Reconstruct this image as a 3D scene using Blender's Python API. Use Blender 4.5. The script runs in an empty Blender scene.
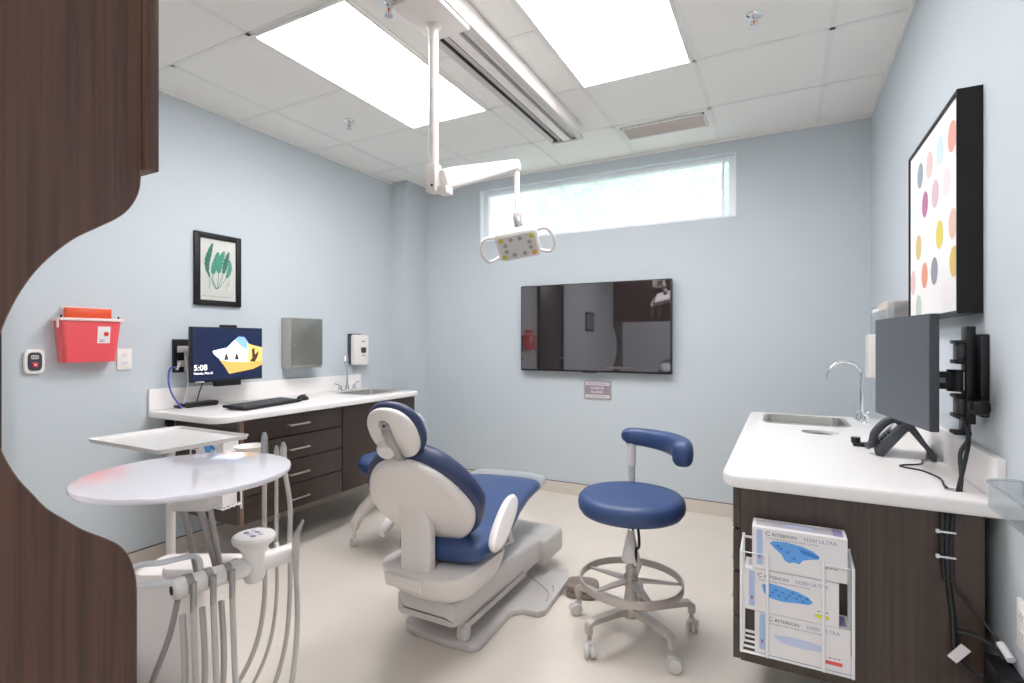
import bpy, bmesh, math, random
from mathutils import Vector, Matrix
random.seed(7)
PI = math.pi
SC = bpy.context.scene
COL = SC.collection

# ------------------------------------------------------------------ materials
def lin(c):
    if isinstance(c, str):
        c = c.lstrip('#'); c = tuple(int(c[i:i+2], 16)/255 for i in (0, 2, 4))
    return tuple((x/12.92 if x <= .04045 else ((x+.055)/1.055)**2.4) for x in c) + (1.0,)

MATS = {}
def mat(name, col, rough=.5, metal=0.0, spec=.5, trans=0.0, alpha=1.0, emit=None, estr=0.0, coat=0.0,
        noise=None, bump=0.0, bscale=200.0, sss=0.0):
    if name in MATS: return MATS[name]
    m = bpy.data.materials.new(name); m.use_nodes = True
    nt = m.node_tree; b = nt.nodes['Principled BSDF']
    b.inputs['Base Color'].default_value = lin(col)
    b.inputs['Roughness'].default_value = rough
    b.inputs['Metallic'].default_value = metal
    b.inputs['Specular IOR Level'].default_value = spec
    b.inputs['Transmission Weight'].default_value = trans
    b.inputs['Alpha'].default_value = alpha
    b.inputs['Coat Weight'].default_value = coat
    if emit:
        b.inputs['Emission Color'].default_value = lin(emit); b.inputs['Emission Strength'].default_value = estr
    tc = nt.nodes.new('ShaderNodeTexCoord')
    nz = nt.nodes.new('ShaderNodeTexNoise'); nz.inputs['Scale'].default_value = (noise[0] if noise else 9.0)
    nz.inputs['Detail'].default_value = 4
    nt.links.new(tc.outputs['Object'], nz.inputs['Vector'])
    amt = noise[1] if noise else .025
    mx = nt.nodes.new('ShaderNodeMix'); mx.data_type = 'RGBA'
    c0 = lin(col); mx.inputs[6].default_value = tuple(max(0, x*(1-amt)) for x in c0[:3])+(1,)
    mx.inputs[7].default_value = tuple(min(1, x*(1+amt)) for x in c0[:3])+(1,)
    nt.links.new(nz.outputs['Fac'], mx.inputs[0]); nt.links.new(mx.outputs[2], b.inputs['Base Color'])
    if bump:
        n2 = nt.nodes.new('ShaderNodeTexNoise'); n2.inputs['Scale'].default_value = bscale
        nt.links.new(tc.outputs['Object'], n2.inputs['Vector'])
        bp = nt.nodes.new('ShaderNodeBump'); bp.inputs['Strength'].default_value = bump; bp.inputs['Distance'].default_value = .002
        nt.links.new(n2.outputs['Fac'], bp.inputs['Height']); nt.links.new(bp.outputs['Normal'], b.inputs['Normal'])
    MATS[name] = m
    return m

def wood(name, c0, c1, rough=.42):
    m = bpy.data.materials.new(name); m.use_nodes = True
    nt = m.node_tree; b = nt.nodes['Principled BSDF']; b.inputs['Roughness'].default_value = rough
    tc = nt.nodes.new('ShaderNodeTexCoord'); mp = nt.nodes.new('ShaderNodeMapping')
    mp.inputs['Scale'].default_value = (90, 90, 1.6)
    nt.links.new(tc.outputs['Object'], mp.inputs['Vector'])
    nz = nt.nodes.new('ShaderNodeTexNoise'); nz.inputs['Scale'].default_value = 1.0; nz.inputs['Detail'].default_value = 6
    nz.inputs['Roughness'].default_value = .62
    nt.links.new(mp.outputs['Vector'], nz.inputs['Vector'])
    rp = nt.nodes.new('ShaderNodeValToRGB')
    rp.color_ramp.elements[0].position = .34; rp.color_ramp.elements[0].color = lin(c0)
    rp.color_ramp.elements[1].position = .68; rp.color_ramp.elements[1].color = lin(c1)
    nt.links.new(nz.outputs['Fac'], rp.inputs['Fac']); nt.links.new(rp.outputs['Color'], b.inputs['Base Color'])
    MATS[name] = m
    return m

def glass_mat(name, tint=(1, 1, 1), haze=0.0, gloss=.06, rough=.02):
    """clear sheet: transparent + a thin glossy reflection (+ optional milky haze)"""
    m = bpy.data.materials.new(name); m.use_nodes = True
    nt = m.node_tree; nt.nodes.remove(nt.nodes['Principled BSDF']); out = nt.nodes['Material Output']
    tr = nt.nodes.new('ShaderNodeBsdfTransparent'); tr.inputs[0].default_value = tint+(1,)
    gl = nt.nodes.new('ShaderNodeBsdfGlossy'); gl.inputs['Roughness'].default_value = rough
    fr = nt.nodes.new('ShaderNodeLayerWeight'); fr.inputs['Blend'].default_value = .35
    mr = nt.nodes.new('ShaderNodeMath'); mr.operation = 'MULTIPLY_ADD'; mr.inputs[1].default_value = .5 if gloss else 0; mr.inputs[2].default_value = gloss
    nt.links.new(fr.outputs['Fresnel'], mr.inputs[0])
    mx = nt.nodes.new('ShaderNodeMixShader'); nt.links.new(mr.outputs[0], mx.inputs[0])
    nt.links.new(tr.outputs[0], mx.inputs[1]); nt.links.new(gl.outputs[0], mx.inputs[2])
    last = mx
    if haze:
        df = nt.nodes.new('ShaderNodeBsdfDiffuse'); df.inputs[0].default_value = (.9, .93, .95, 1)
        tl = nt.nodes.new('ShaderNodeBsdfTranslucent'); tl.inputs[0].default_value = (.9, .94, .97, 1)
        a = nt.nodes.new('ShaderNodeMixShader'); a.inputs[0].default_value = .6
        nt.links.new(df.outputs[0], a.inputs[1]); nt.links.new(tl.outputs[0], a.inputs[2])
        b = nt.nodes.new('ShaderNodeMixShader'); b.inputs[0].default_value = haze
        nt.links.new(mx.outputs[0], b.inputs[1]); nt.links.new(a.outputs[0], b.inputs[2]); last = b
    nt.links.new(last.outputs[0], out.inputs['Surface'])
    MATS[name] = m
    return m

WALL = mat('pale_blue_paint', '#c2cacf', .62, noise=(3, .02), bump=.05, bscale=350)
CEIL = mat('ceiling_tile', '#f0eee9', .9, noise=(140, .03), bump=.1, bscale=260)
GRID = mat('ceiling_grid', '#e9e8e4', .85)
FLOOR = mat('vinyl_floor', '#d8cec2', .36, noise=(5, .05), bump=.03, bscale=40, spec=.35)
BASE = mat('vinyl_base', '#d3c8bc', .5)
SEAM = mat('base_seam', '#54483f', .7)
WOOD = wood('dark_walnut_laminate', '#392219', '#5b3a2c')
WOODC = wood('dark_brown_cabinet', '#352821', '#483930', .38)
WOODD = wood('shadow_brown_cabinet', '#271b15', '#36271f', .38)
EDGE = mat('brown_edge_band', '#6d5446', .4)
GAP = mat('shadow_gap', '#14100e', .8)
WHITE = mat('white_solid_surface', '#f1edea', .24, spec=.5, noise=(60, .015))
PLAST = mat('white_plastic', '#ece5e0', .3)
PLASTW = mat('warm_white_shell', '#ebe3de', .34)
PLASTG = mat('light_grey_plastic', '#cfcac6', .4)
BASEG = mat('base_plate_grey', '#c3bdba', .45)
TUBE = mat('grey_silicone_hose', '#c2bbb6', .45)
TUBED = mat('darker_grey_hose', '#9c9591', .45)
BRUSH = mat('painted_aluminium', '#bdb4ad', .38, metal=.35)
METALG = mat('bracket_metal', '#a9a6a5', .35, metal=.6)
CHROME = mat('chrome', '#e2e4e6', .08, metal=1)
STEEL = mat('brushed_stainless', '#b9b6b0', .3, metal=.9, noise=(30, .06))
STEELD = mat('stainless_front', '#94938d', .36, metal=.85)
BLUE = mat('navy_vinyl', '#2b4371', .42, bump=.12, bscale=500, noise=(20, .06))
BLUED = mat('deep_navy_vinyl', '#2a3559', .44, bump=.12, bscale=500, noise=(20, .06))
BLACK = mat('black_plastic', '#0c0c0e', .42, spec=.35)
BLACKM = mat('black_painted_wood', '#0f0c0d', .5, spec=.3)
CHAR = mat('charcoal_plastic', '#33363b', .45)
DARKG = mat('dark_grey_screen', '#4a4e56', .42)
RED = mat('red_translucent_plastic', '#ee5259', .28, coat=.3)
ORANGE = mat('orange_red_plastic', '#d84a1f', .35)
REDB = mat('red_button', '#c4283f', .35)
PINKW = mat('pinkish_white_rim', '#f3d5d0', .35)
PAPER = mat('white_card', '#e9e4e4', .6)
PAPERT = mat('grey_lilac_card', '#b9b2ba', .6)
INK = mat('black_ink', '#2c2b31', .7)
INKL = mat('lilac_ink', '#8d88b4', .7)
INKG = mat('grey_ink', '#7b7884', .7)
GLB = mat('glove_blue', '#5da2e8', .6)
GLB2 = mat('glove_blue_dark', '#2f76c9', .6)
GLB3 = mat('glove_pale', '#c3cbe6', .6)
PALEB = mat('pale_blue_print', '#a8bce0', .6)
YEL = mat('yellow_print', '#e3e044', .6)
REDP = mat('red_print', '#e2514a', .6)
CREAM = mat('cream_paper', '#e8e8df', .7)
BEIGEB = mat('beige_box', '#c9bdb2', .6)
TEAL1 = mat('seaweed_green', '#3f9f80', .7)
TEAL2 = mat('seaweed_dark', '#21775f', .7)
CANV = mat('canvas_white', '#ebe8e6', .7)
WINF = mat('white_window_vinyl', '#eef1f5', .4)
PLAQ = mat('mauve_plaque', '#8e8289', .5)
PLAQL = mat('plaque_light', '#d3c8cd', .5)
PEDAL = mat('brown_grey_pedal', '#74675d', .5)
WIRE = mat('white_wire', '#efefef', .3)
CABLE = mat('black_cable', '#141416', .45)
CABW = mat('white_cable', '#e6e6ea', .45)
CABB = mat('blue_cable', '#4d55a8', .45)
SCRN = mat('screen_navy', '#0b1530', .25, emit='#101c3c', estr=.35)
SCY = mat('screen_sky', '#bcd4f2', .25, emit='#cfe2fa', estr=.85)
SCB = mat('screen_blue', '#5f83d8', .25, emit='#6c90e4', estr=.75)
SCO = mat('screen_sand', '#d69a4a', .25, emit='#cf954c', estr=.5)
SCO2 = mat('screen_rock', '#e2b866', .25, emit='#d3a75c', estr=.45)
SCD = mat('screen_dark_rock', '#3a2d22', .25, emit='#3d2f22', estr=.4)
SCT = mat('screen_text', '#ffffff', .25, emit='#ffffff', estr=.9)
TVM = mat('tv_gloss_panel', '#757072', .03, metal=.92, noise=(1, 0))
LIGHT = mat('diffuser_glow', '#ffffff', .5, emit='#fdfcff', estr=7.0)
VENT = mat('beige_vent', '#cfc4bd', .6)
ACRYL = glass_mat('clear_acrylic', (.93, .95, .97), haze=.12, gloss=.10)
MILKY = glass_mat('milky_acrylic', (.95, .95, .95), haze=.62, gloss=.08, rough=.1)
PANE = glass_mat('picture_glass', (1, 1, 1), gloss=.02)
WPANE = glass_mat('window_glass', (.97, 1, 1), haze=.45, gloss=.0)  # white haze mixed into the pane imitates blown-out daylight
SLEEVE = glass_mat('clear_sleeve', (.93, .95, .97), haze=.45, gloss=.12, rough=.15)
LEAF = mat('overexposed_leaf', '#c6d0ca', .8)  # overexposure put into the colour: foliage paled to look blown out
BARK = mat('bark', '#8a8076', .9)
LAWN = mat('lawn', '#93a886', .9)
LED1 = mat('led_lens_grey', '#9a9a97', .25)
LED2 = mat('led_lens_green', '#b9b32c', .3)
LED3 = mat('led_lens_amber', '#d2a02b', .3)

# ------------------------------------------------------------------ mesh builder
class MB:
    def __init__(s): s.v = []; s.f = []; s.m = []; s.mats = []
    def mi(s, m):
        if m not in s.mats: s.mats.append(m)
        return s.mats.index(m)
    def add(s, vs, fs, m, M=None):
        o = len(s.v); k = s.mi(m)
        for p in vs:
            p = Vector(p)
            s.v.append(M @ p if M is not None else p)
        for f in fs: s.f.append(tuple(i+o for i in f)); s.m.append(k)
        return s
    def bm(s, bm, m, M=None):
        bm.verts.index_update()
        s.add([v.co.copy() for v in bm.verts], [[v.index for v in f.verts] for f in bm.faces], m, M); bm.free(); return s
    def box(s, x0, x1, y0, y1, z0, z1, m, bev=0.0, M=None, seg=2):
        bm = bmesh.new(); bmesh.ops.create_cube(bm, size=1)
        for v in bm.verts:
            v.co = Vector(((x0+x1)/2+v.co.x*(x1-x0), (y0+y1)/2+v.co.y*(y1-y0), (z0+z1)/2+v.co.z*(z1-z0)))
        if bev: bmesh.ops.bevel(bm, geom=bm.edges[:], offset=bev, segments=seg, profile=.5, affect='EDGES')
        return s.bm(bm, m, M)
    def prism(s, pts, h, m, M=None, bev=0.0, seg=2, ang=35):
        """outline in XY extruded 0..h along Z, rims bevelled"""
        bm = bmesh.new(); n = len(pts)
        b = [bm.verts.new((p[0], p[1], 0)) for p in pts]; t = [bm.verts.new((p[0], p[1], h)) for p in pts]
        bm.faces.new(b[::-1]); bm.faces.new(t)
        for i in range(n): bm.faces.new((b[i], b[(i+1) % n], t[(i+1) % n], t[i]))
        bmesh.ops.recalc_face_normals(bm, faces=bm.faces[:])
        if bev:
            es = [e for e in bm.edges if len(e.link_faces) == 2 and e.calc_face_angle(0) > math.radians(ang)]
            bmesh.ops.bevel(bm, geom=es, offset=bev, segments=seg, profile=.5, affect='EDGES')
        return s.bm(bm, m, M)
    def rings(s, rs, m, M=None, cap0=True, cap1=True, closed=False):
        n = len(rs[0]); vs = [p for r in rs for p in r]; fs = []
        K = len(rs)
        for a in range(K if closed else K-1):
            b = (a+1) % K
            for i in range(n):
                j = (i+1) % n
                fs.append((a*n+i, a*n+j, b*n+j, b*n+i))
        if not closed:
            if cap0: fs.append(tuple(range(n))[::-1])
            if cap1: fs.append(tuple(range((K-1)*n, K*n)))
        return s.add(vs, fs, m, M)
    def cyl(s, p0, p1, r0, m, r1=None, seg=20, M=None):
        p0 = Vector(p0); p1 = Vector(p1); r1 = r0 if r1 is None else r1
        d = (p1-p0).normalized(); a = d.orthogonal().normalized(); b = d.cross(a)
        R = lambda p, r: [p+a*math.cos(2*PI*i/seg)*r+b*math.sin(2*PI*i/seg)*r for i in range(seg)]
        return s.rings([R(p0, r0), R(p1, r1)], m, M)
    def lathe(s, prof, c, m, axis=(0, 0, 1), seg=32, M=None):
        c = Vector(c); d = Vector(axis).normalized(); a = d.orthogonal().normalized(); b = d.cross(a)
        rs = [[c+d*z+(a*math.cos(2*PI*i/seg)+b*math.sin(2*PI*i/seg))*max(r, 1e-5) for i in range(seg)] for r, z in prof]
        return s.rings(rs, m, M)
    def tube(s, pts, r, m, seg=10, closed=False, smooth=True, M=None, sub=6):
        P = [Vector(p) for p in pts]
        if smooth and len(P) > 2: P = catmull(P, sub, closed)
        n = len(P); rs = []; up = None
        for i in range(n):
            if closed: t = (P[(i+1) % n]-P[i-1]).normalized()
            else: t = (P[min(i+1, n-1)]-P[max(i-1, 0)]).normalized()
            up = t.orthogonal().normalized() if up is None else (up-t*up.dot(t)).normalized()
            b = t.cross(up); rr = r[min(i, len(r)-1)] if isinstance(r, (list, tuple)) else r
            rs.append([P[i]+up*math.cos(2*PI*k/seg)*rr+b*math.sin(2*PI*k/seg)*rr for k in range(seg)])
        return s.rings(rs, m, M, closed=closed)
    def pillow(s, out, t, m, M=None, edge=.02, dome=0.0, K=5):
        """soft slab: outline XY, thickness t along Z (0..t), rounded rim, domed top"""
        n = len(out); cx = sum(p[0] for p in out)/n; cy = sum(p[1] for p in out)/n
        R = sum(math.hypot(p[0]-cx, p[1]-cy) for p in out)/n; edge = min(edge, t/2)
        def ring(inset, z):
            k = 1-inset/R
            return [Vector((cx+(p[0]-cx)*k, cy+(p[1]-cy)*k, z)) for p in out]
        rs = [ring(R*.999, 0)]
        for i in range(K+1):
            a = PI/2*i/K; rs.append(ring(edge*(1-math.sin(a)), edge*(1-math.cos(a))))
        for i in range(K+1):
            a = PI/2*i/K; rs.append(ring(edge*(1-math.cos(a)), t-edge+edge*math.sin(a)))
        for q in (.25, .5, .75, .999):
            rs.append(ring(edge+(R-edge)*q, t+dome*(1-(1-q)**2)))
        return s.rings(rs, m, M)
    def disc(s, c, r, m, n, h=.0006, seg=24, M=None):
        n = Vector(n).normalized(); return s.cyl(Vector(c), Vector(c)+n*h, r, m, seg=seg, M=M)
    def poly(s, pts, m, M, z=.0006):
        """flat print: outline in a frame, given a hair of thickness"""
        s.add([(p[0], p[1], z) for p in pts], [tuple(range(len(pts)))], m, M); return s
    def text(s, txt, size, m, M, align='LEFT', z=.0008, xs=1.0):
        cu = bpy.data.curves.new('t', 'FONT'); cu.body = txt; cu.size = size; cu.align_x = align; cu.resolution_u = 3
        ob = bpy.data.objects.new('t', cu); COL.objects.link(ob)
        dg = bpy.context.evaluated_depsgraph_get(); dg.update()
        me = bpy.data.meshes.new_from_object(ob.evaluated_get(dg))
        s.add([(v.co.x*xs, v.co.y, z) for v in me.vertices], [tuple(p.vertices) for p in me.polygons], m, M)
        bpy.data.objects.remove(ob); bpy.data.curves.remove(cu); bpy.data.meshes.remove(me); return s

def catmull(P, sub, closed=False):
    n = len(P); out = []
    for i in range(n if closed else n-1):
        if closed: a, b, c, d = P[i-1], P[i], P[(i+1) % n], P[(i+2) % n]
        else: a, b, c, d = P[max(i-1, 0)], P[i], P[i+1], P[min(i+2, n-1)]
        for k in range(sub):
            t = k/sub
            out.append(.5*((2*b)+(c-a)*t+(2*a-5*b+4*c-d)*t*t+(3*b-a-3*c+d)*t**3))
    if not closed: out.append(P[-1])
    return out

def frame(o, x, y):
    x = Vector(x).normalized(); y = Vector(y); y = (y-x*y.dot(x)).normalized(); z = x.cross(y)
    M = Matrix((x, y, z)).transposed().to_4x4(); M.translation = Vector(o); return M

def rrect(x0, x1, y0, y1, r, n=6):
    rs = r if isinstance(r, (list, tuple)) else (r,)*4     # corners: x1y1, x0y1, x0y0, x1y0
    P = []
    for k, (cx, cy, sx, sy) in enumerate(((x1, y1, 1, 1), (x0, y1, -1, 1), (x0, y0, -1, -1), (x1, y0, 1, -1))):
        q = rs[k]
        if q <= 0: P.append((cx, cy)); continue
        for i in range(n+1):
            a = PI/2*(k+i/n); P.append((cx-sx*q+q*math.cos(a), cy-sy*q+q*math.sin(a)))
    return P

def ell(rx, ry, n=32, cx=0, cy=0, p=2.0):
    out = []
    for i in range(n):
        a = 2*PI*i/n; c, s_ = math.cos(a), math.sin(a)
        out.append((cx+rx*math.copysign(abs(c)**(2/p), c), cy+ry*math.copysign(abs(s_)**(2/p), s_)))
    return out

def obj(name, mb, parent=None, ang=35, flat=False):
    me = bpy.data.meshes.new(name); me.from_pydata([tuple(v) for v in mb.v], [], mb.f)
    for m in mb.mats: me.materials.append(m)
    me.polygons.foreach_set('material_index', mb.m)
    bm = bmesh.new(); bm.from_mesh(me); bmesh.ops.recalc_face_normals(bm, faces=[f for f in bm.faces]); bm.to_mesh(me); bm.free()
    if not flat:
        me.polygons.foreach_set('use_smooth', [True]*len(me.polygons)); me.set_sharp_from_angle(angle=math.radians(ang))
    me.update()
    o = bpy.data.objects.new(name, me); COL.objects.link(o)
    if parent is not None: put(o, parent)
    return o

def put(o, parent):
    o.parent = parent
    W = parent.matrix_basis.copy(); q = parent
    if parent.parent is not None: W = parent.parent.matrix_basis @ parent.matrix_parent_inverse @ parent.matrix_basis
    o.matrix_parent_inverse = W.inverted()

def tag(o, label, cat, group=None):
    o['label'] = label; o['category'] = cat
    if group: o['group'] = group
    return o

def thing(name, label, cat, loc, group=None):
    o = bpy.data.objects.new(name, None); o.empty_display_size = .1; COL.objects.link(o); o.location = loc
    o.matrix_basis = Matrix.Translation(Vector(loc))
    return tag(o, label, cat, group)

def struct(name, mb, parent=None, **k):
    o = obj(name, mb, parent, **k)
    if parent is None: o['kind'] = 'structure'
    return o

def dup(root, M, label, group=None):
    """copy of a thing with its parts and sub-parts, moved by the world matrix M"""
    r = root.copy(); COL.objects.link(r); r.matrix_basis = M @ root.matrix_basis; r['label'] = label
    if group: r['group'] = group
    for ch in list(root.children):
        c = ch.copy(); COL.objects.link(c); c.parent = r
        for g in ch.children:
            d = g.copy(); COL.objects.link(d); d.parent = c
    return r

def cut(o, cutter):
    """apply a boolean hole to a finished mesh object"""
    c = obj('cutter', cutter); md = o.modifiers.new('b', 'BOOLEAN'); md.object = c; md.operation = 'DIFFERENCE'; md.solver = 'EXACT'
    bpy.context.view_layer.update(); dg = bpy.context.evaluated_depsgraph_get()
    me = bpy.data.meshes.new_from_object(o.evaluated_get(dg)); o.modifiers.clear()
    old = o.data; o.data = me; bpy.data.meshes.remove(old); bpy.data.objects.remove(c)
    me.polygons.foreach_set('use_smooth', [True]*len(me.polygons)); me.set_sharp_from_angle(angle=math.radians(30)); me.update()

# ------------------------------------------------------------------ room
XL, XR, YF, YB, H = -3.17, .496, 4.017, -2.6, 2.705
WX0, WX1, WZ0, WZ1 = -2.42, -.30, 2.145, 2.605
struct('floor', MB().box(XL-.1, XR+.1, YB-.1, YF+.2, -.1, 0, FLOOR), flat=True)
struct('ceiling', MB().box(XL-.1, XR+.1, YB-.1, YF+.2, H, H+.1, CEIL), flat=True)
struct('wall_left', MB().box(XL-.1, XL, YB-.1, YF+.2, 0, H, WALL), flat=True)
struct('wall_right', MB().box(XR, XR+.1, YB-.1, YF+.2, 0, H, WALL), flat=True)
struct('wall_back', MB().box(XL, XR, YB-.1, YB, 0, H, WALL), flat=True)
w = MB(); T = .18
w.box(XL, WX0, YF, YF+T, 0, H, WALL).box(WX1, XR, YF, YF+T, 0, H, WALL)
w.box(WX0, WX1, YF, YF+T, 0, WZ0, WALL).box(WX0, WX1, YF, YF+T, WZ1, H, WALL)
struct('wall_front', w, flat=True)
struct('wall_column', MB().box(XL, -3.0, 3.71, YF, 0, H, WALL), flat=True)
# ceiling grid of thin tee bars
g = MB()
x = -.41-.61*5
while x < XR:
    if x > XL: g.box(x-.012, x+.012, YB, YF, H-.003, H, GRID)
    x += .61
y = 1.605-.61*7
while y < YF:
    if y > YB: g.box(XL, XR, y-.012, y+.012, H-.003, H, GRID)
    y += .61
struct('trim_1', g, flat=True)
struct('trim_2', MB().box(XL, XR, YF-.015, YF, H-.02, H, GRID).box(XL, XL+.012, YB, YF, H-.018, H, GRID).box(XR-.012, XR, YB, YF, H-.018, H, GRID), flat=True)
def baseb(name, x0, x1, y0, y1):
    struct(name, MB().box(x0, x1, y0, y1, 0, .095, BASE).box(x0, x1, y0, y1, .095, .0995, SEAM), flat=True)
baseb('baseboard_front', -3.0, XR, YF-.008, YF)
baseb('baseboard_left', XL, XL+.008, 1.02, 3.71)
baseb('baseboard_right', XR-.008, XR, YB, YF-.008)
# window: vinyl frame, mullion-free pane
fr = MB()
fr.box(WX0, WX1, YF+.07, YF+.13, WZ0, WZ0+.03, WINF).box(WX0, WX1, YF+.07, YF+.13, WZ1-.03, WZ1, WINF)
fr.box(WX0, WX0+.05, YF+.07, YF+.13, WZ0+.03, WZ1-.03, WINF).box(WX1-.05, WX1, YF+.07, YF+.13, WZ0+.03, WZ1-.03, WINF)
fr.box(WX1-.10, WX1-.085, YF+.085, YF+.12, WZ0+.03, WZ1-.03, WINF)
win = struct('window_1', fr, flat=True)
obj('window_pane', MB().box(WX0+.05, WX1-.05, YF+.098, YF+.102, WZ0+.03, WZ1-.03, WPANE), win, flat=True)
obj('window_sill', MB().box(WX0, WX1, YF+.002, YF+.07, WZ0, WZ0+.012, WINF).box(WX0, WX0+.01, YF+.004, YF+.07, WZ0+.012, WZ1, WINF).box(WX1-.01, WX1, YF+.004, YF+.07, WZ0+.012, WZ1, WINF), win, flat=True)
# brown door on the left wall beside the camera (mirrored in the television)
dr = struct('door_1', MB().box(XL, XL+.03, .14, .97, 0, 2.1, WOODC, bev=.003))
obj('door_frame', MB().box(XL, XL+.045, .08, .14, 0, 2.16, WOODD).box(XL, XL+.045, .97, 1.02, 0, 2.16, WOODD).box(XL, XL+.045, .14, .97, 2.1, 2.16, WOODD), dr, flat=True)
obj('door_handle', MB().cyl((XL+.03, .21, 1.0), (XL+.08, .21, 1.0), .012, STEEL).cyl((XL+.08, .20, 1.0), (XL+.08, .33, 1.0), .01, STEEL), dr)
# outdoors
struct('ground_outside', MB().box(-14, 12, YF+.4, 24, -.4, -.2, LAWN), flat=True)
def tree(label, cx, cy, h, r, n):
    root = thing('leafy_tree', label, 'tree', (cx, cy, -.2), 'pale trees outside the window')
    t = MB().cyl((cx, cy, -.2), (cx+.1, cy, h*.75), .16, BARK, r1=.06)
    for k in range(5):
        a = k*1.3; t.cyl((cx+.05, cy, h*.45), (cx+math.cos(a)*r*.6, cy+math.sin(a)*r*.5, h*.75), .06, BARK, r1=.02, seg=8)
    obj('trunk', t, root)
    f = MB(); vs = []; fs = []
    blobs = [(random.uniform(-r, r)*.75, random.uniform(-r, r)*.6, h*.7+random.uniform(-r, r)*.6, random.uniform(.3, .55)*r) for _ in range(14)]
    for k in range(n):
        b = random.choice(blobs); d = Vector((random.gauss(0, 1), random.gauss(0, 1), random.gauss(0, 1))).normalized()
        c = Vector((cx+b[0], cy+b[1], b[2]))+d*b[3]*random.random()**.4
        u = Vector((random.gauss(0, 1), random.gauss(0, 1), random.gauss(0, 1))).normalized(); v = u.orthogonal().normalized(); s_ = random.uniform(.05, .11)
        o = len(vs); vs += [c+u*s_*1.6, c+v*s_*.7, c-u*s_*1.6, c-v*s_*.7]; fs.append((o, o+1, o+2, o+3))
    f.add(vs, fs, LEAF); obj('foliage', f, root, flat=True)
tree('pale leafy tree seen through the middle of the high window', -3.4, 10.2, 5.2, 1.7, 2600)
tree('tree at the light fixture end of the high window', -6.4, 11.0, 4.7, 1.7, 2200)
tree('tree near the wall art end of the high window', -.6, 11.6, 5.5, 1.6, 2200)

# ------------------------------------------------------------------ ceiling fixtures
def ceiling_light(x, y, label):
    r = thing('ceiling_light', label, 'ceiling light', (x, y, H), 'flat white ceiling light panels')
    a, b = .283, .588
    f = MB()
    for bx in ((x-a-.015, x-a, y-b-.015, y+b+.015), (x+a, x+a+.015, y-b-.015, y+b+.015), (x-a, x+a, y-b-.015, y-b), (x-a, x+a, y+b, y+b+.015)):
        f.box(*bx, H-.014, H-.0035, GRID)
    obj('frame', f, r, flat=True)
    obj('diffuser', MB().box(x-a, x+a, y-b, y+b, H-.010, H-.004, LIGHT), r, flat=True)
ceiling_light(-1.93, 2.213, 'bright flat ceiling light panel on the pictured-seaweed wall side of the light track')
ceiling_light(-.715, 2.213, 'bright flat ceiling light panel between the light track and the dotted canvas wall')
ceiling_light(-1.93, -.85, 'added unseen fill light panel behind the camera, over the door side')  # added out of view as fill, evens out the walls
ceiling_light(-.715, -.85, 'added unseen fill light panel behind the camera, near the outlet wall')  # second added fill panel, also out of view

def sprinkler(x, y, label):
    r = thing('fire_sprinkler', label, 'sprinkler', (x, y, H), 'chrome fire sprinklers in the ceiling')
    obj('escutcheon', MB().lathe([(.036, 0), (.036, -.004), (.026, -.012), (.012, -.013)], (x, y, H), CHROME), r)
    m = MB().cyl((x, y, H-.012), (x, y, H-.03), .009, CHROME).cyl((x, y, H-.03), (x, y, H-.045), .003, ORANGE, seg=8)
    m.tube([(x-.008, y, H-.028), (x-.013, y, H-.04), (x, y, H-.055)], .003, CHROME, seg=6).tube([(x+.008, y, H-.028), (x+.013, y, H-.04), (x, y, H-.055)], .003, CHROME, seg=6)
    m.cyl((x, y, H-.054), (x, y, H-.058), .018, CHROME)
    obj('sprinkler_head', m, r)
sprinkler(-2.53, 2.54, 'chrome fire sprinkler in the ceiling above the seaweed print wall')
sprinkler(-.116, 2.55, 'chrome fire sprinkler in the ceiling near the dotted canvas')
sprinkler(-1.50, 1.735, 'chrome fire sprinkler beside the carriage of the light track')
r = thing('air_vent', 'flat beige rectangular air vent in the ceiling before the window', 'vent', (-.71, 3.58, H))
f = MB(); vx0, vx1, vy0, vy1 = -.985, -.445, 3.475, 3.69
f.box(vx0, vx1, vy0, vy0+.012, H-.014, H-.0035, GRID).box(vx0, vx1, vy1-.012, vy1, H-.014, H-.0035, GRID).box(vx0, vx0+.012, vy0, vy1, H-.014, H-.0035, GRID).box(vx1-.012, vx1, vy0, vy1, H-.014, H-.0035, GRID)
obj('frame', f, r, flat=True)
f = MB().box(vx0+.012, vx1-.012, vy0+.012, vy1-.012, H-.007, H-.0035, VENT)
for k in range(9): f.box(vx0+.012, vx1-.012, vy0+.022+k*.021, vy0+.028+k*.021, H-.011, H-.007, VENT)
obj('grille', f, r, flat=True)

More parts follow.
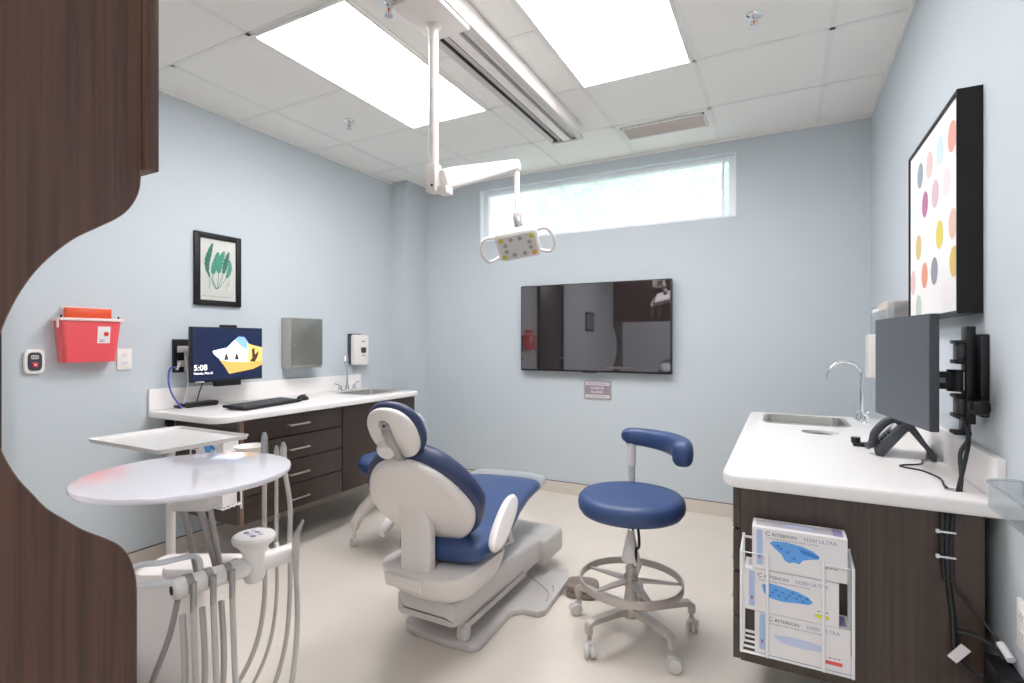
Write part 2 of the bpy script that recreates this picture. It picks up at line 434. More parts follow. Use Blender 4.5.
# ------------------------------------------------------------------ exam light on its ceiling track
def exam_light():
    r = thing('exam_light', 'white overhead dental light hanging on an arm from a long ceiling track', 'dental light', (-1.30, 1.79, H))
    x0, x1, y0, y1, zb = -1.41, -1.19, .9, 3.31, 2.61
    t = MB().box(x0, x1, y0, y1, zb+.02, H-.0035, PLAST, bev=.004)
    t.box(x0, x0+.035, y0, y1, zb, zb+.02, PLASTG).box(x1-.035, x1, y0, y1, zb, zb+.02, PLASTG).box(x0+.085, x0+.135, y0, y1, zb+.004, zb+.02, PLAST)
    t.box(x0+.072, x0+.085, y0, y1-.01, zb+.012, zb+.0205, BLACK).box(x0+.135, x0+.146, y0, y1-.01, zb+.012, zb+.0205, METALG)
    t.box(x0, x1, y1-.012, y1, zb, zb+.02, PLASTG)
    for q in (x0+.035, x1-.038): t.box(q, q+.004, y0, y1-.01, zb+.002, zb+.021, BLACK)
    for q in (x0+.03, x1-.045): t.cyl((q, y1-.05, zb-.006), (q, y1-.05, zb), .008, INK, seg=10)
    obj('ceiling_track', t, r)
    obj('carriage', MB().box(x0+.02, x1-.005, 1.62, 1.90, zb-.022, zb-.001, PLASTW, bev=.006), r)
    px, py = -1.312, 1.80
    p = MB().cyl((px, py, zb-.022), (px, py, 1.98), .021, PLASTW).lathe([(.034, 0), (.03, -.01), (.022, -.02)], (px, py, zb-.022), PLASTW)
    p.box(px-.026, px+.026, py-.026, py+.026, 1.88, 2.0, PLASTW, bev=.008).box(px+.02, px+.07, py-.01, py+.045, 1.872, 1.905, PLASTW, bev=.006)
    p.cyl((px+.012, py-.027, 1.905), (px+.012, py-.03, 1.905), .006, INK, seg=8)
    obj('drop_post', p, r)
    A = Vector((px+.035, py+.02, 1.935)); B = Vector((-1.13, 2.22, 2.10)); d = (B-A); L = d.length; M = frame(A, d, (0, 0, 1))
    a = MB(); rs = []
    for k, (u, hh, ww) in enumerate(((-.012, .012, .014), (0, .042, .024), (.06, .044, .026), (L*.5, .035, .024), (L-.03, .024, .022), (L, .02, .02), (L+.014, .006, .01))):
        rs.append([Vector((u, q[1], q[0])) for q in rrect(-ww, ww, -hh, hh, min(ww, hh)*.5, 4)])
    a.rings(rs, PLAST, M)
    obj('spring_arm', a, r)
    C = Vector((-1.13, 2.22, 1.86))
    rod = MB().cyl(B, C, .0125, PLAST).lathe([(.017, .01), (.018, 0), (.018, -.02), (.012, -.026)], B-Vector((0, 0, .01)), PLASTG)
    rod.lathe([(.013, .02), (.024, .006), (.024, -.008), (.016, -.02)], C, PLAST)
    obj('drop_rod', rod, r)
    HC = Vector((-1.115, 2.20, 1.705))
    n = Vector((.36, -.68, -.64)).normalized()          # the face looks down towards the viewer
    xa = Vector((.88, .36, .10)); M = frame(HC, xa-n*xa.dot(n), Vector((0, 0, 1))-n*n.z)
    if (M.to_3x3() @ Vector((0, 0, 1))).dot(n) < 0: pass
    nk = MB().tube([C-Vector((0, 0, .012)), C+Vector((.01, -.005, -.05)), HC+Vector((.005, .03, .07)), HC-n*.02+Vector((0, 0, .05))], [.02], METALG, seg=12)
    obj('swivel_neck', nk, r)
    Rz = Matrix.Rotation(math.radians(4), 4, 'Z'); M = M @ Rz @ Matrix.Scale(1.2, 4)
    hd = MB().prism(rrect(-.085, .085, -.062, .062, .02), .045, PLAST, M @ Matrix.Translation((0, 0, -.045)), bev=.012, seg=3)
    hd.prism(rrect(-.074, .074, -.05, .05, .015), .003, PLASTG, M)
    obj('lamp_head', hd, r)
    L_ = MB()
    for sx in (-1, 1):
        for sy in (-1, 1): L_.disc(M @ Vector((sx*.06, sy*.037, .003)), .0125, LED3 if sx > 0 and sy < 0 else LED2, n, .003, 16)
    for q in ((-.022, .034), (.014, .034), (.048, .012), (-.048, .012), (-.048, -.014), (-.02, -.034), (.022, -.034), (.05, -.012)):
        L_.disc(M @ Vector((q[0], q[1], .003)), .0105, LED1, n, .003, 14)
    L_.disc(M @ Vector((0, 0, .003)), .018, PLASTG, n, .002, 16)
    obj('led_lens_array', L_, r)
    for sx in (-1, 1):
        hN = MB().tube([M @ Vector((sx*.08, .045, -.02)), M @ Vector((sx*.125, .05, -.005)), M @ Vector((sx*.145, .0, .005)), M @ Vector((sx*.125, -.05, -.005)), M @ Vector((sx*.08, -.045, -.02))], .0085, PLAST, seg=10)
        obj('handle', hN, r)
exam_light()

# ------------------------------------------------------------------ walnut storage cabinet with C-shaped end panel (foreground)
def storage_cabinet():
    X0, X1, t = -.95, -2.2, .022
    r = thing('storage_cabinet', 'tall dark walnut storage cabinet with a wavy C-shaped end panel', 'cabinet', (-1.55, .25, 0))
    edge = [(.483, 2.66), (.483, 1.526), (.481, 1.505), (.474, 1.484), (.462, 1.464), (.445, 1.447), (.422, 1.430), (.387, 1.403), (.352, 1.362), (.329, 1.322), (.311, 1.275), (.300, 1.225), (.297, 1.185),
            (.300, 1.145), (.309, 1.100), (.325, 1.061), (.342, 1.033), (.358, 1.008), (.38, .985), (.402, .963), (.434, .938), (.453, .920), (.466, .897), (.474, .868), (.477, .84), (.477, 0)]
    edge = [tuple(p) for p in [Vector((.483, 2.66))]+catmull([Vector(e) for e in edge[1:-1]], 4)+[Vector((.477, 0))]]
    pts = [(.05, 2.66)]+edge+[(.05, 0)]
    M = frame((X0-t, 0, 0), (0, 1, 0), (0, 0, 1))        # local x=world Y, y=world Z, z=world X
    p = MB().prism(pts, t, WOOD, M)
    obj('end_panel', p, r, ang=25)
    band = MB(); rs = []
    for k in range(len(edge)):
        a = Vector(edge[max(0, k-1)]); b = Vector(edge[min(len(edge)-1, k+1)]); d = (b-a).normalized(); nn = Vector((-d.y, d.x)); e = Vector(edge[k])+nn*.0
        q = e+nn*.0014
        rs.append([M @ Vector((e.x, e.y, -.0003)), M @ Vector((e.x, e.y, t+.0006)), M @ Vector((q.x, q.y, t+.0006)), M @ Vector((q.x, q.y, -.0003))])
    band.rings(rs, EDGE)
    obj('edge_band', band, r)
    obj('end_panel', MB().prism(pts, t, WOODD, frame((X1, 0, 0), (0, 1, 0), (0, 0, 1))), r, ang=25)
    xa, xb = X1+t, X0-t
    obj('upper_carcass', MB().box(xa, xb, .05, .46, 1.56, 2.66, WOODD), r, flat=True)
    for k in range(2):
        q0 = xa+.002+k*(xb-xa)/2; q1 = q0+(xb-xa)/2-.004
        d = obj('upper_door', MB().box(q0, q1+(.036 if k == 1 else 0), .486, .507, 1.538, 2.63, WOOD, bev=.002), r)
        hx = q1-.05 if k == 0 else q0+.05
        obj('handle', MB().tube([(hx, .507, 1.6), (hx, .53, 1.6), (hx, .53, 1.72), (hx, .507, 1.72)], .005, STEEL, smooth=False), d)
    obj('lower_carcass', MB().box(xa, xb, .05, .45, 0, .74, WOODD), r, flat=True)
    obj('counter_slab', MB().box(xa, xb, .05, .455, .74, .775, WHITE, bev=.004), r)
    for k in range(2):
        q0 = xa+.002+k*(xb-xa)/2; q1 = q0+(xb-xa)/2-.004
        d = obj('lower_door', MB().box(q0, q1, .451, .47, .1, .73, WOODC, bev=.002), r)
        hx = q1-.05 if k == 0 else q0+.05
        obj('handle', MB().tube([(hx, .47, .56), (hx, .493, .56), (hx, .493, .68), (hx, .47, .68)], .005, STEEL, smooth=False), d)
storage_cabinet()

# ------------------------------------------------------------------ left counter run
CZ = .865
def left_counter():
    M = Matrix.Translation((0, 0, CZ-.038))
    out = rrect(XL+.0005, -2.56, 1.65, 3.31, (.015, 0, 0, .09), 8)
    c = MB().prism(out, .038, WHITE, M, bev=.008, seg=3)
    o = obj('countertop', c); tag(o, 'white countertop with rounded corner under the lit monitor and keyboard', 'countertop', 'white solid countertops')
    cut(o, MB().prism(rrect(-3.00, -2.68, 2.86, 3.26, .04), .1, WHITE, Matrix.Translation((0, 0, CZ-.06))))
    obj('backsplash', MB().box(XL, XL+.02, 1.65, 3.30, CZ, .985, WHITE, bev=.003), o)
    # drawers and cupboard
    def unit(name, label, y0, y1, cat):
        r = thing(name, label, cat, (-2.87, (y0+y1)/2, .262)); z0, z1 = .262, CZ-.0385
        obj('carcass', MB().box(XL, -2.6, y0, y0+.02, z0, z1, WOODC).box(XL, -2.6, y1-.02, y1, z0, z1, WOODC).box(XL, -2.6, y0+.02, y1-.02, z0, z0+.02, WOODC).box(XL, XL+.012, y0+.02, y1-.02, z0+.02, z1, WOODC), r, flat=True)
        return r, z0, z1
    r, z0, z1 = unit('drawer_unit', 'dark brown wall-hung unit of four drawers below the keyboard', 1.80, 2.53, 'drawer unit')
    obj('end_stile', MB().box(-2.599, -2.578, 1.80, 1.822, z0, z1, EDGE), r, flat=True)
    hs = [(.700, z1-.004), (.557, .697), (.411, .554), (z0, .408)]
    for a, b in hs:
        d = obj('drawer', MB().box(-2.599, -2.579, 1.825, 2.527, a+.0015, b-.0015, WOODD, bev=.0015), r)
        zc = a+(b-a)*.5; zc = {0: .762, 1: .618, 2: .470, 3: .323}[hs.index((a, b))]
        obj('pull_handle', MB().tube([(-2.579, 2.105, zc), (-2.556, 2.105, zc), (-2.556, 2.245, zc), (-2.579, 2.245, zc)], .0055, STEEL, smooth=False, seg=8), d)
    r, z0, z1 = unit('sink_cupboard', 'dark brown wall-hung cupboard beneath the sink beside the drawers', 2.532, 3.29, 'cabinet')
    for k in range(2):
        d = obj('cupboard_door', MB().box(-2.599, -2.579, 2.535+k*.379, 2.535+k*.379+.374, z0, z1-.004, WOODD, bev=.0015), r)
        yy = 2.535+k*.379+(.36 if k == 0 else .04)
        obj('pull_handle', MB().tube([(-2.579, yy, .6), (-2.556, yy, .6), (-2.556, yy, .72), (-2.579, yy, .72)], .0055, STEEL, smooth=False, seg=8), d)
left_counter()

def sink(name, label, x0, x1, y0, y1, z, group):
    m = MB()
    rings = []
    for dx, dz in ((.022, 0), (.022, .003), (.0, .0035), (-.002, -.004), (-.012, -.11), (-.05, -.125), (-.15, -.126)):
        q = max(.004, .042+dx); rings.append([Vector((p[0], p[1], z+dz)) for p in rrect(x0-dx, x1+dx, y0-dx, y1+dx, q, 6)])
    m.rings(rings, STEEL, cap0=False)
    o = obj(name, m); tag(o, label, 'sink', group)
    cx, cy = (x0+x1)/2, (y0+y1)/2
    obj('drain', MB().lathe([(.001, .002), (.018, .002), (.03, .001), (.034, -.002)], (cx, cy, z-.125), CHROME), o)
    return o
sink('sink', 'small stainless sink set in the counter below the soap dispenser on the monitor wall', -2.99, -2.69, 2.87, 3.25, CZ, 'stainless counter sinks')

def faucet(label, base, sp, rise, reach, hd, group):
    """gooseneck tap: base point, horizontal spout direction sp, two levers along hd"""
    r = thing('faucet', label, 'tap', base, group); b = Vector(base); s_ = Vector(sp).normalized(); h = Vector(hd).normalized()
    obj('deck_plate', MB().prism(ell(.10, .024, 28, p=3), .012, CHROME, frame(b, h, Vector((0, 0, 1)).cross(h)), bev=.004), r)
    obj('spout', MB().lathe([(.02, .01), (.016, .035), (.013, .05)], b, CHROME).tube([b+Vector((0, 0, .03)), b+Vector((0, 0, rise*.55)), b+Vector((0, 0, rise*.82)), b+s_*reach*.2+Vector((0, 0, rise*.96)), b+s_*reach*.5+Vector((0, 0, rise)), b+s_*reach*.82+Vector((0, 0, rise*.95)), b+s_*reach+Vector((0, 0, rise*.80)), b+s_*reach*1.02+Vector((0, 0, rise*.70))], .0095, CHROME, seg=12), r)
    for k in (-1, 1):
        c = b+h*k*.075
        obj('lever', MB().lathe([(.018, .01), (.016, .03), (.012, .045), (.001, .05)], c, CHROME).tube([c+Vector((0, 0, .042)), c+h*k*.02+Vector((0, 0, .055)), c+h*k*.055+Vector((0, 0, .066))], .005, CHROME, seg=8), r)
faucet('chrome gooseneck tap at the sink on the monitor wall', (-3.07, 3.06, CZ), (.62, -.78, 0), .30, .13, (0, 1, 0), 'chrome gooseneck taps')

# ------------------------------------------------------------------ left wall things
def wall_plate():
    r = thing('sharps_container', 'red translucent sharps bin hung on the pale blue wall', 'sharps bin', (XL, 1.35, 1.15))
    y0, y1, z0, z1 = 1.222, 1.482, 1.150, 1.356
    b = MB(); rs = []
    for k in range(5):
        q = k/4; ins = .018*(1-q); dp = .072+.018*q
        rs.append([Vector((p[0], p[1], z0+(z1-z0)*q)) for p in rrect(XL+.004, XL+dp, y0+ins, y1-ins, (.02, .006, .006, .02), 4)])
    b.rings(rs, RED)
    MF = frame((XL+.0858, 1.40, 1.30), (0, 1, 0), (0, 0, 1)) @ Matrix.Rotation(math.radians(5.0), 4, 'X')
    obj('bin_body', b, r)
    lb = MB().add([(-.028, -.055, 0), (.028, -.055, 0), (.028, .03, 0), (-.028, .03, 0)], [(0, 1, 2, 3)], PAPER, MF @ Matrix.Translation((0, 0, .001)))
    MF2 = MF @ Matrix.Translation((0, 0, .0016))
    lb.poly([(math.cos(a*PI/9)*.012+.01, math.sin(a*PI/9)*.012-.008) for a in range(18)], ORANGE, MF2)
    for k in range(3):
        a = PI/2+k*2*PI/3; lb.poly([(.01+math.cos(a)*.005+math.cos(j*PI/5)*.0035, -.008+math.sin(a)*.005+math.sin(j*PI/5)*.0035) for j in range(10)], REDB, MF2, z=.0009)
    for k in range(2): lb.poly([(-.02, -.04-k*.007), (.004, -.04-k*.007), (.004, -.037-k*.007), (-.02, -.037-k*.007)], INKG, MF2)
    obj('warning_label', lb, r, flat=True)
    obj('rim', MB().box(XL+.002, XL+.098, y0-.008, y1+.008, z1, z1+.014, PINKW, bev=.004), r)
    obj('lid_flap', MB().box(XL+.02, XL+.05, y0+.035, y1-.03, z1+.0145, z1+.066, ORANGE, bev=.003).box(XL+.016, XL+.02, y0+.03, y1-.025, z1+.0145, z1+.072, PINKW), r)
    obj('hinge_clip', MB().box(XL+.07, XL+.085, y0-.014, y0-.008, z1-.035, z1+.012, PINKW, bev=.002), r)
    for yy in (y0+.01, y1-.004): obj('pin', MB().cyl((XL+.06, yy, z1+.0145), (XL+.06, yy, z1+.028), .004, INK, seg=8), r)
    r = thing('wall_alarm', 'small white wall alarm with a dark face and red button', 'wall alarm', (XL, 1.147, 1.158))
    M = frame((XL, 1.147, 1.158), (0, 1, 0), (0, 0, 1))
    obj('case', MB().prism(ell(.039, .058, 32, p=4.5), .018, PLAST, M, bev=.005), r)
    fp = MB().prism(ell(.027, .044, 28, p=4), .002, CHAR, M @ Matrix.Translation((0, 0, .018)))
    fp.prism(rrect(-.014, .014, .012, .03, .004), .001, PLASTG, M @ Matrix.Translation((0, 0, .02)))
    for k in range(4): fp.box(-.011+k*.006, -.008+k*.006, .016, .026, 0, .0015, CHAR, M=M @ Matrix.Translation((0, 0, .02)))
    obj('face_plate', fp, r)
    obj('button', MB().box(-.011, .011, -.027, -.003, .02, .026, REDB, bev=.002, M=M).box(-.004, .004, -.019, -.011, .026, .0268, PINKW, M=M), r)
    r = thing('power_outlet', 'white double power outlet beneath the red sharps bin', 'outlet', (XL, 1.533, 1.158), 'white power outlets')
    outlet(r, frame((XL, 1.533, 1.158), (0, 1, 0), (0, 0, 1)))
def outlet(r, M):
    obj('cover_plate', MB().prism(rrect(-.036, .036, -.058, .058, .006), .006, PLAST, M, bev=.002), r)
    for s_ in (-1, 1):
        q = MB().prism(rrect(-.016, .016, s_*.022-.014, s_*.022+.014, .008), .002, PAPER, M @ Matrix.Translation((0, 0, .006)))
        for dx in (-.006, .006): q.box(dx-.0012, dx+.0012, s_*.022-.002, s_*.022+.007, .008, .0084, INKG, M=M)
        q.cyl(M @ Vector((0, s_*.022-.007, .008)), M @ Vector((0, s_*.022-.007, .0084)), .002, INKG, seg=8)
        obj('socket', q, r)
wall_plate()

def seaweed_print():
    y0, y1, z0, z1 = 1.905, 2.208, 1.478, 1.928; cy, cz = (y0+y1)/2, (z0+z1)/2
    r = thing('framed_print', 'black framed botanical print of green seaweed fronds', 'picture', (XL, cy, z0))
    fw = .034; f = MB()
    f.box(XL, XL+.022, y0, y0+fw, z0, z1, BLACKM, bev=.003).box(XL, XL+.022, y1-fw, y1, z0, z1, BLACKM, bev=.003)
    f.box(XL, XL+.0218, y0+fw, y1-fw, z0, z0+fw, BLACKM, bev=.003).box(XL, XL+.0218, y0+fw, y1-fw, z1-fw, z1, BLACKM, bev=.003)
    obj('frame', f, r)
    M = frame((XL+.010, cy, cz), (0, 1, 0), (0, 0, 1))
    p = MB().box(-.118, .118, -.192, .192, -.008, 0, CREAM, M=M)
    def frond(pts, w, m, z):
        P = catmull([Vector((a, b, 0)) for a, b in pts], 8); n = len(P); L_ = []; R_ = []
        for i in range(n):
            t = (P[min(i+1, n-1)]-P[max(i-1, 0)]).normalized(); q = i/(n-1)
            ww = w*(.12 if q < .38 else math.sin(PI*min(1, .12+(q-.38)/.62*.86))**.7)*(1+.12*math.sin(i*1.9)); nn = Vector((-t.y, t.x, 0))
            L_.append(P[i]+nn*ww); R_.append(P[i]-nn*ww)
        for i in range(n-1): p.poly([L_[i][:2], R_[i][:2], R_[i+1][:2], L_[i+1][:2]], m, M, z)
    frond([(-.012, -.12), (-.05, -.05), (-.072, .02), (-.06, .09), (-.035, .165)], .017, TEAL2, .0006)
    frond([(-.01, -.12), (-.035, -.06), (-.03, .0), (-.012, .06), (.0, .115)], .020, TEAL1, .0009)
    frond([(-.008, -.12), (.0, -.05), (.005, .01), (.02, .075), (.04, .125)], .019, TEAL1, .0012)
    frond([(-.005, -.12), (.022, -.05), (.04, .01), (.055, .07), (.072, .125)], .016, TEAL2, .0010)
    frond([(-.004, -.12), (.035, -.07), (.066, -.02), (.078, .03), (.075, .075)], .015, TEAL1, .0008)
    frond([(-.015, -.12), (-.055, -.07), (-.06, -.03), (-.075, .0), (-.07, .03)], .008, TEAL2, .0007)
    for a, b in ((-.06, -.12), (.055, -.115), (.07, -.10)): p.poly([(a, b), (a+.003, b), (a+.006, b+.05), (a+.004, b+.05)], TEAL2, M, .0007)
    for k in range(10): p.poly([(-.10+k*.02, -.168), (-.10+k*.02+.014, -.168), (-.10+k*.02+.014, -.1655), (-.10+k*.02, -.1655)], INKG, M, .0007)
    obj('print', p, r, flat=True)
    obj('glass', MB().box(-.1175, .1175, -.1905, .1905, .004, .0055, PANE, M=M), r, flat=True)
seaweed_print()
r = thing('framed_picture', 'small dark framed picture on the wall behind, mirrored in the television', 'picture', (XL, -1.25, 1.5))
obj('frame', MB().box(XL, XL+.02, -1.5, -1.05, 1.45, 1.80, BLACKM, bev=.003), r)
obj('print', MB().box(XL+.02, XL+.021, -1.46, -1.09, 1.49, 1.76, INKG), r, flat=True)

def left_monitor():
    r = thing('monitor', 'lit computer monitor showing a beach cave lock screen', 'monitor', (XL, 2.0, 1.0), 'computer monitors on wall arms')
    cy, cz = 2.022, 1.178; W, Hh = .446, .325
    M = frame((-3.0, cy, cz), (.035, 1, 0), (0, 0, 1))     # local z = into the room
    if (M.to_3x3() @ Vector((0, 0, 1))).x < 0: raise RuntimeError
    obj('case', MB().box(-W/2, W/2, -Hh/2, Hh/2, -.035, 0, BLACK, bev=.004, M=M).box(-.09, .09, -.09, .09, -.055, -.034, BLACK, bev=.004, M=M), r)
    s_ = MB().box(-W/2+.006, W/2-.006, -Hh/2+.012, Hh/2-.006, 0, .001, SCRN, M=M)
    M2 = M @ Matrix.Translation((0, 0, .001))
    P = lambda L_: [((a-.5)*W, (.5-b)*Hh) for a, b in L_]      # fractions from the top-left of the screen
    s_.poly(P([(.27, .44), (.36, .41), (.47, .38), (.55, .27), (.64, .17), (.72, .18), (.78, .30), (.80, .62), (.80, .70), (.42, .66), (.36, .58), (.29, .50)]), SCY, M2, .0004)
    s_.poly(P([(.58, .24), (.64, .17), (.72, .18), (.77, .29), (.76, .42), (.68, .36)]), SCB, M2, .0007)
    s_.poly(P([(.36, .60), (.50, .64), (.80, .66), (.995, .62), (.995, .72), (.85, .80), (.50, .87), (.44, .74)]), SCO, M2, .0010)
    s_.poly(P([(.77, .30), (.86, .34), (.995, .38), (.995, .64), (.80, .67), (.76, .62), (.78, .48)]), SCO2, M2, .0013)
    s_.poly(P([(.83, .42), (.87, .38), (.88, .52), (.94, .44), (.92, .56), (.88, .66), (.80, .65), (.84, .58)]), SCD, M2, .0016)
    for a in (.455, .605): s_.poly(P([(a-.03, .61), (a-.015, .52), (a, .47), (a+.02, .53), (a+.035, .61)]), SCD, M2, .0016)
    s_.text('5:08', .046, SCT, M2 @ Matrix.Translation((-.212, -.092, 0)))
    s_.text('Monday, May 21', .017, SCT, M2 @ Matrix.Translation((-.212, -.115, 0)))
    s_.poly(P([(.045, 1.0), (.16, 1.0), (.16, .985), (.045, .985)]), PLASTG, M2, .0006)
    obj('screen', s_, r, flat=True)
    obj('webcam', MB().box(-.045, .055, Hh/2-.002, Hh/2+.016, -.03, -.004, BLACK, bev=.004, M=M), r)
    obj('speaker_bar', MB().box(-.085, .075, -Hh/2-.03, -Hh/2+.004, -.03, .006, BLACK, bev=.004, M=M), r)
    wp = MB().box(XL, XL+.02, 1.782, 2.0, 1.072, 1.268, BLACK, bev=.003)
    for z in (1.19, 1.105): wp.box(XL+.02, XL+.024, 1.80, 1.87, z, z+.038, PLASTG, bev=.002)
    wp.box(XL+.02, XL+.028, 1.84, 1.862, 1.075, 1.20, PLASTG)
    obj('wall_bracket', wp, r)
    obj('arm', MB().box(XL+.02, -3.05, 1.95, 2.0, 1.14, 1.20, BLACK, bev=.004), r)
left_monitor()
tag(obj('router', MB().box(XL+.03, XL+.09, 1.80, 2.01, CZ+.005, CZ+.028, BLACK, bev=.006).box(XL+.035, XL+.085, 1.77, 1.80, CZ+.006, CZ+.02, BLACK, bev=.004).box(XL+.035, XL+.085, 1.81, 2.0, CZ, CZ+.006, BLACK)), 'flat black network box on the counter under the lit monitor', 'network box')
tag(obj('network_cable', MB().tube([(XL+.03, 1.80, 1.10), (XL+.05, 1.745, 1.10), (XL+.06, 1.73, 1.03), (XL+.07, 1.745, .95), (XL+.085, 1.79, CZ+.004)], .005, CABB, seg=8).cyl((XL+.03, 1.815, 1.13), (XL+.035, 1.79, 1.09), .007, CABW)), 'blue network cable looping from the monitor bracket to the counter', 'cable')
tag(obj('network_cable', MB().tube([(XL+.035, 1.84, 1.17), (XL+.04, 1.842, 1.12), (XL+.055, 1.846, 1.03), (XL+.06, 1.83, .95), (XL+.075, 1.80, CZ+.006), (XL+.085, 1.81, CZ+.005)], .005, CABW, seg=8)), 'white network cable hanging from the monitor bracket', 'cable')
tag(obj('power_cable', MB().tube([(XL+.03, 1.87, 1.075), (XL+.05, 1.90, 1.05), (XL+.06, 1.925, 1.01), (XL+.055, 1.91, .95), (XL+.05, 1.90, CZ+.03)], .0032, CABLE, seg=8)), 'thin black cable from the monitor bracket down to the network box', 'cable')
tag(obj('power_cable', MB().tube([(XL+.03, 1.75, CZ-.04), (XL+.035, 1.745, CZ-.06), (XL+.03, 1.75, CZ-.10)], .006, CABW, seg=8).box(XL+.012, XL+.05, 1.735, 1.77, CZ-.10, CZ-.06, BLACK, bev=.004)), 'black plug and white cable hanging below the counter end', 'cable')

def keyboard():
    c = Vector((-2.79, 2.105, CZ)); d = Vector((-.10, .5, 0))
    M = frame(c, d, (-1, -.2, 0)) @ Matrix.Rotation(math.radians(4), 4, 'X')
    r = thing('keyboard', 'slim black keyboard lying on the white counter before the lit monitor', 'keyboard', c)
    obj('case', MB().prism(rrect(-.235, .235, -.085, .085, .012), .014, BLACK, M @ Matrix.Translation((0, 0, .008)), bev=.003), r)
    k = MB()
    for row in range(5):
        for i in range(17):
            x = -.222+i*.0262; y = -.066+row*.0265
            if row == 0 and 4 <= i <= 8:
                if i == 4: k.box(x, x+.0262*5-.004, y, y+.022, .022, .025, CHAR, M=M)
                continue
            k.box(x, x+.022, y, y+.022, .022, .025, CHAR, M=M)
    obj('key_field', k, r, flat=True)
    obj('foot', MB().box(-.20, -.17, .05, .075, -.002, .009, BLACK, M=M), r, flat=True)
    obj('foot', MB().box(.17, .20, .05, .075, -.002, .009, BLACK, M=M), r, flat=True)
    c2 = Vector((-2.84, 2.43, CZ))
    o = thing('computer_mouse', 'black mouse on the counter beyond the keyboard', 'mouse', c2)
    rs = []
    for u, w_, h_ in ((-.056, .008, .008), (-.05, .022, .018), (-.025, .031, .033), (.005, .032, .038), (.035, .03, .028), (.052, .022, .015), (.058, .008, .006)):
        rs.append([Vector((u, w_*math.cos(a), max(.0005, h_*math.sin(a)))) for a in [PI*k_/10 for k_ in range(11)]])
    obj('shell', MB().rings(rs, BLACK, frame(c2, (-.4, .9, 0), (-.9, -.4, 0))), o)
    obj('scroll_wheel', MB().cyl(frame(c2, (-.4, .9, 0), (-.9, -.4, 0)) @ Vector((.03, -.004, .03)), frame(c2, (-.4, .9, 0), (-.9, -.4, 0)) @ Vector((.03, .004, .03)), .008, CHAR), o)
keyboard()

def dispensers():
    r = thing('paper_towel_dispenser', 'brushed stainless paper towel dispenser on the wall above the counter', 'towel dispenser', (XL, 2.69, 1.06))
    y0, y1, z0, z1, X = 2.53, 2.805, 1.05, 1.425, XL+.105
    obj('case', MB().box(XL, X-.003, y0, y1, z0+.012, z1, STEEL, bev=.004), r)
    obj('front_door', MB().box(X-.003, X+.004, y0+.006, y1, z0+.035, z1-.004, STEELD, bev=.002).cyl((X+.004, y0+.03, 1.23), (X+.0055, y0+.03, 1.23), .006, STEEL, seg=12), r)
    lip = MB(); rs = []
    for k in range(13):
        a = PI*k/12; yy = (y0+y1)/2-math.cos(a)*(y1-y0)/2; dx = .012+math.sin(a)*.022
        rs.append([Vector((XL+.02, yy, z0+.012)), Vector((X-.02+dx, yy, z0+.012)), Vector((X-.02+dx, yy, z0+.018)), Vector((XL+.02, yy, z0+.018))])
    lip.rings(rs, STEEL)
    obj('towel_lip', lip, r)
    r = thing('soap_dispenser', 'white wall soap dispenser with dark window above the tap', 'soap dispenser', (XL, 3.24, 1.06), 'white wall soap dispensers')
    y0, y1, z0, z1 = 3.165, 3.325, 1.062, 1.312
    M = frame((XL, (y0+y1)/2, z0), (0, 1, 0), (0, 0, 1)); hw = (y1-y0)/2; hh = z1-z0
    obj('back_plate', MB().box(-hw-.002, hw-.03, .01, hh+.008, 0, .03, CHAR, bev=.004, M=M), r)
    obj('cover', MB().prism(rrect(-hw, hw, 0, hh, .022), .055, PLAST, M @ Matrix.Translation((0, 0, .03)), bev=.014, seg=3), r)
    obj('level_window', MB().prism([(-.03+.02, .10), (.05-.01, .10), (.045, .145), (-.015, .145), (-.015, .12)], .002, CHAR, M @ Matrix.Translation((0, 0, .085))).box(-.005, .03, .19, .20, .085, .087, INKG, M=M).box(0, .025, .075, .083, .085, .087, INKG, M=M), r)
dispensers()

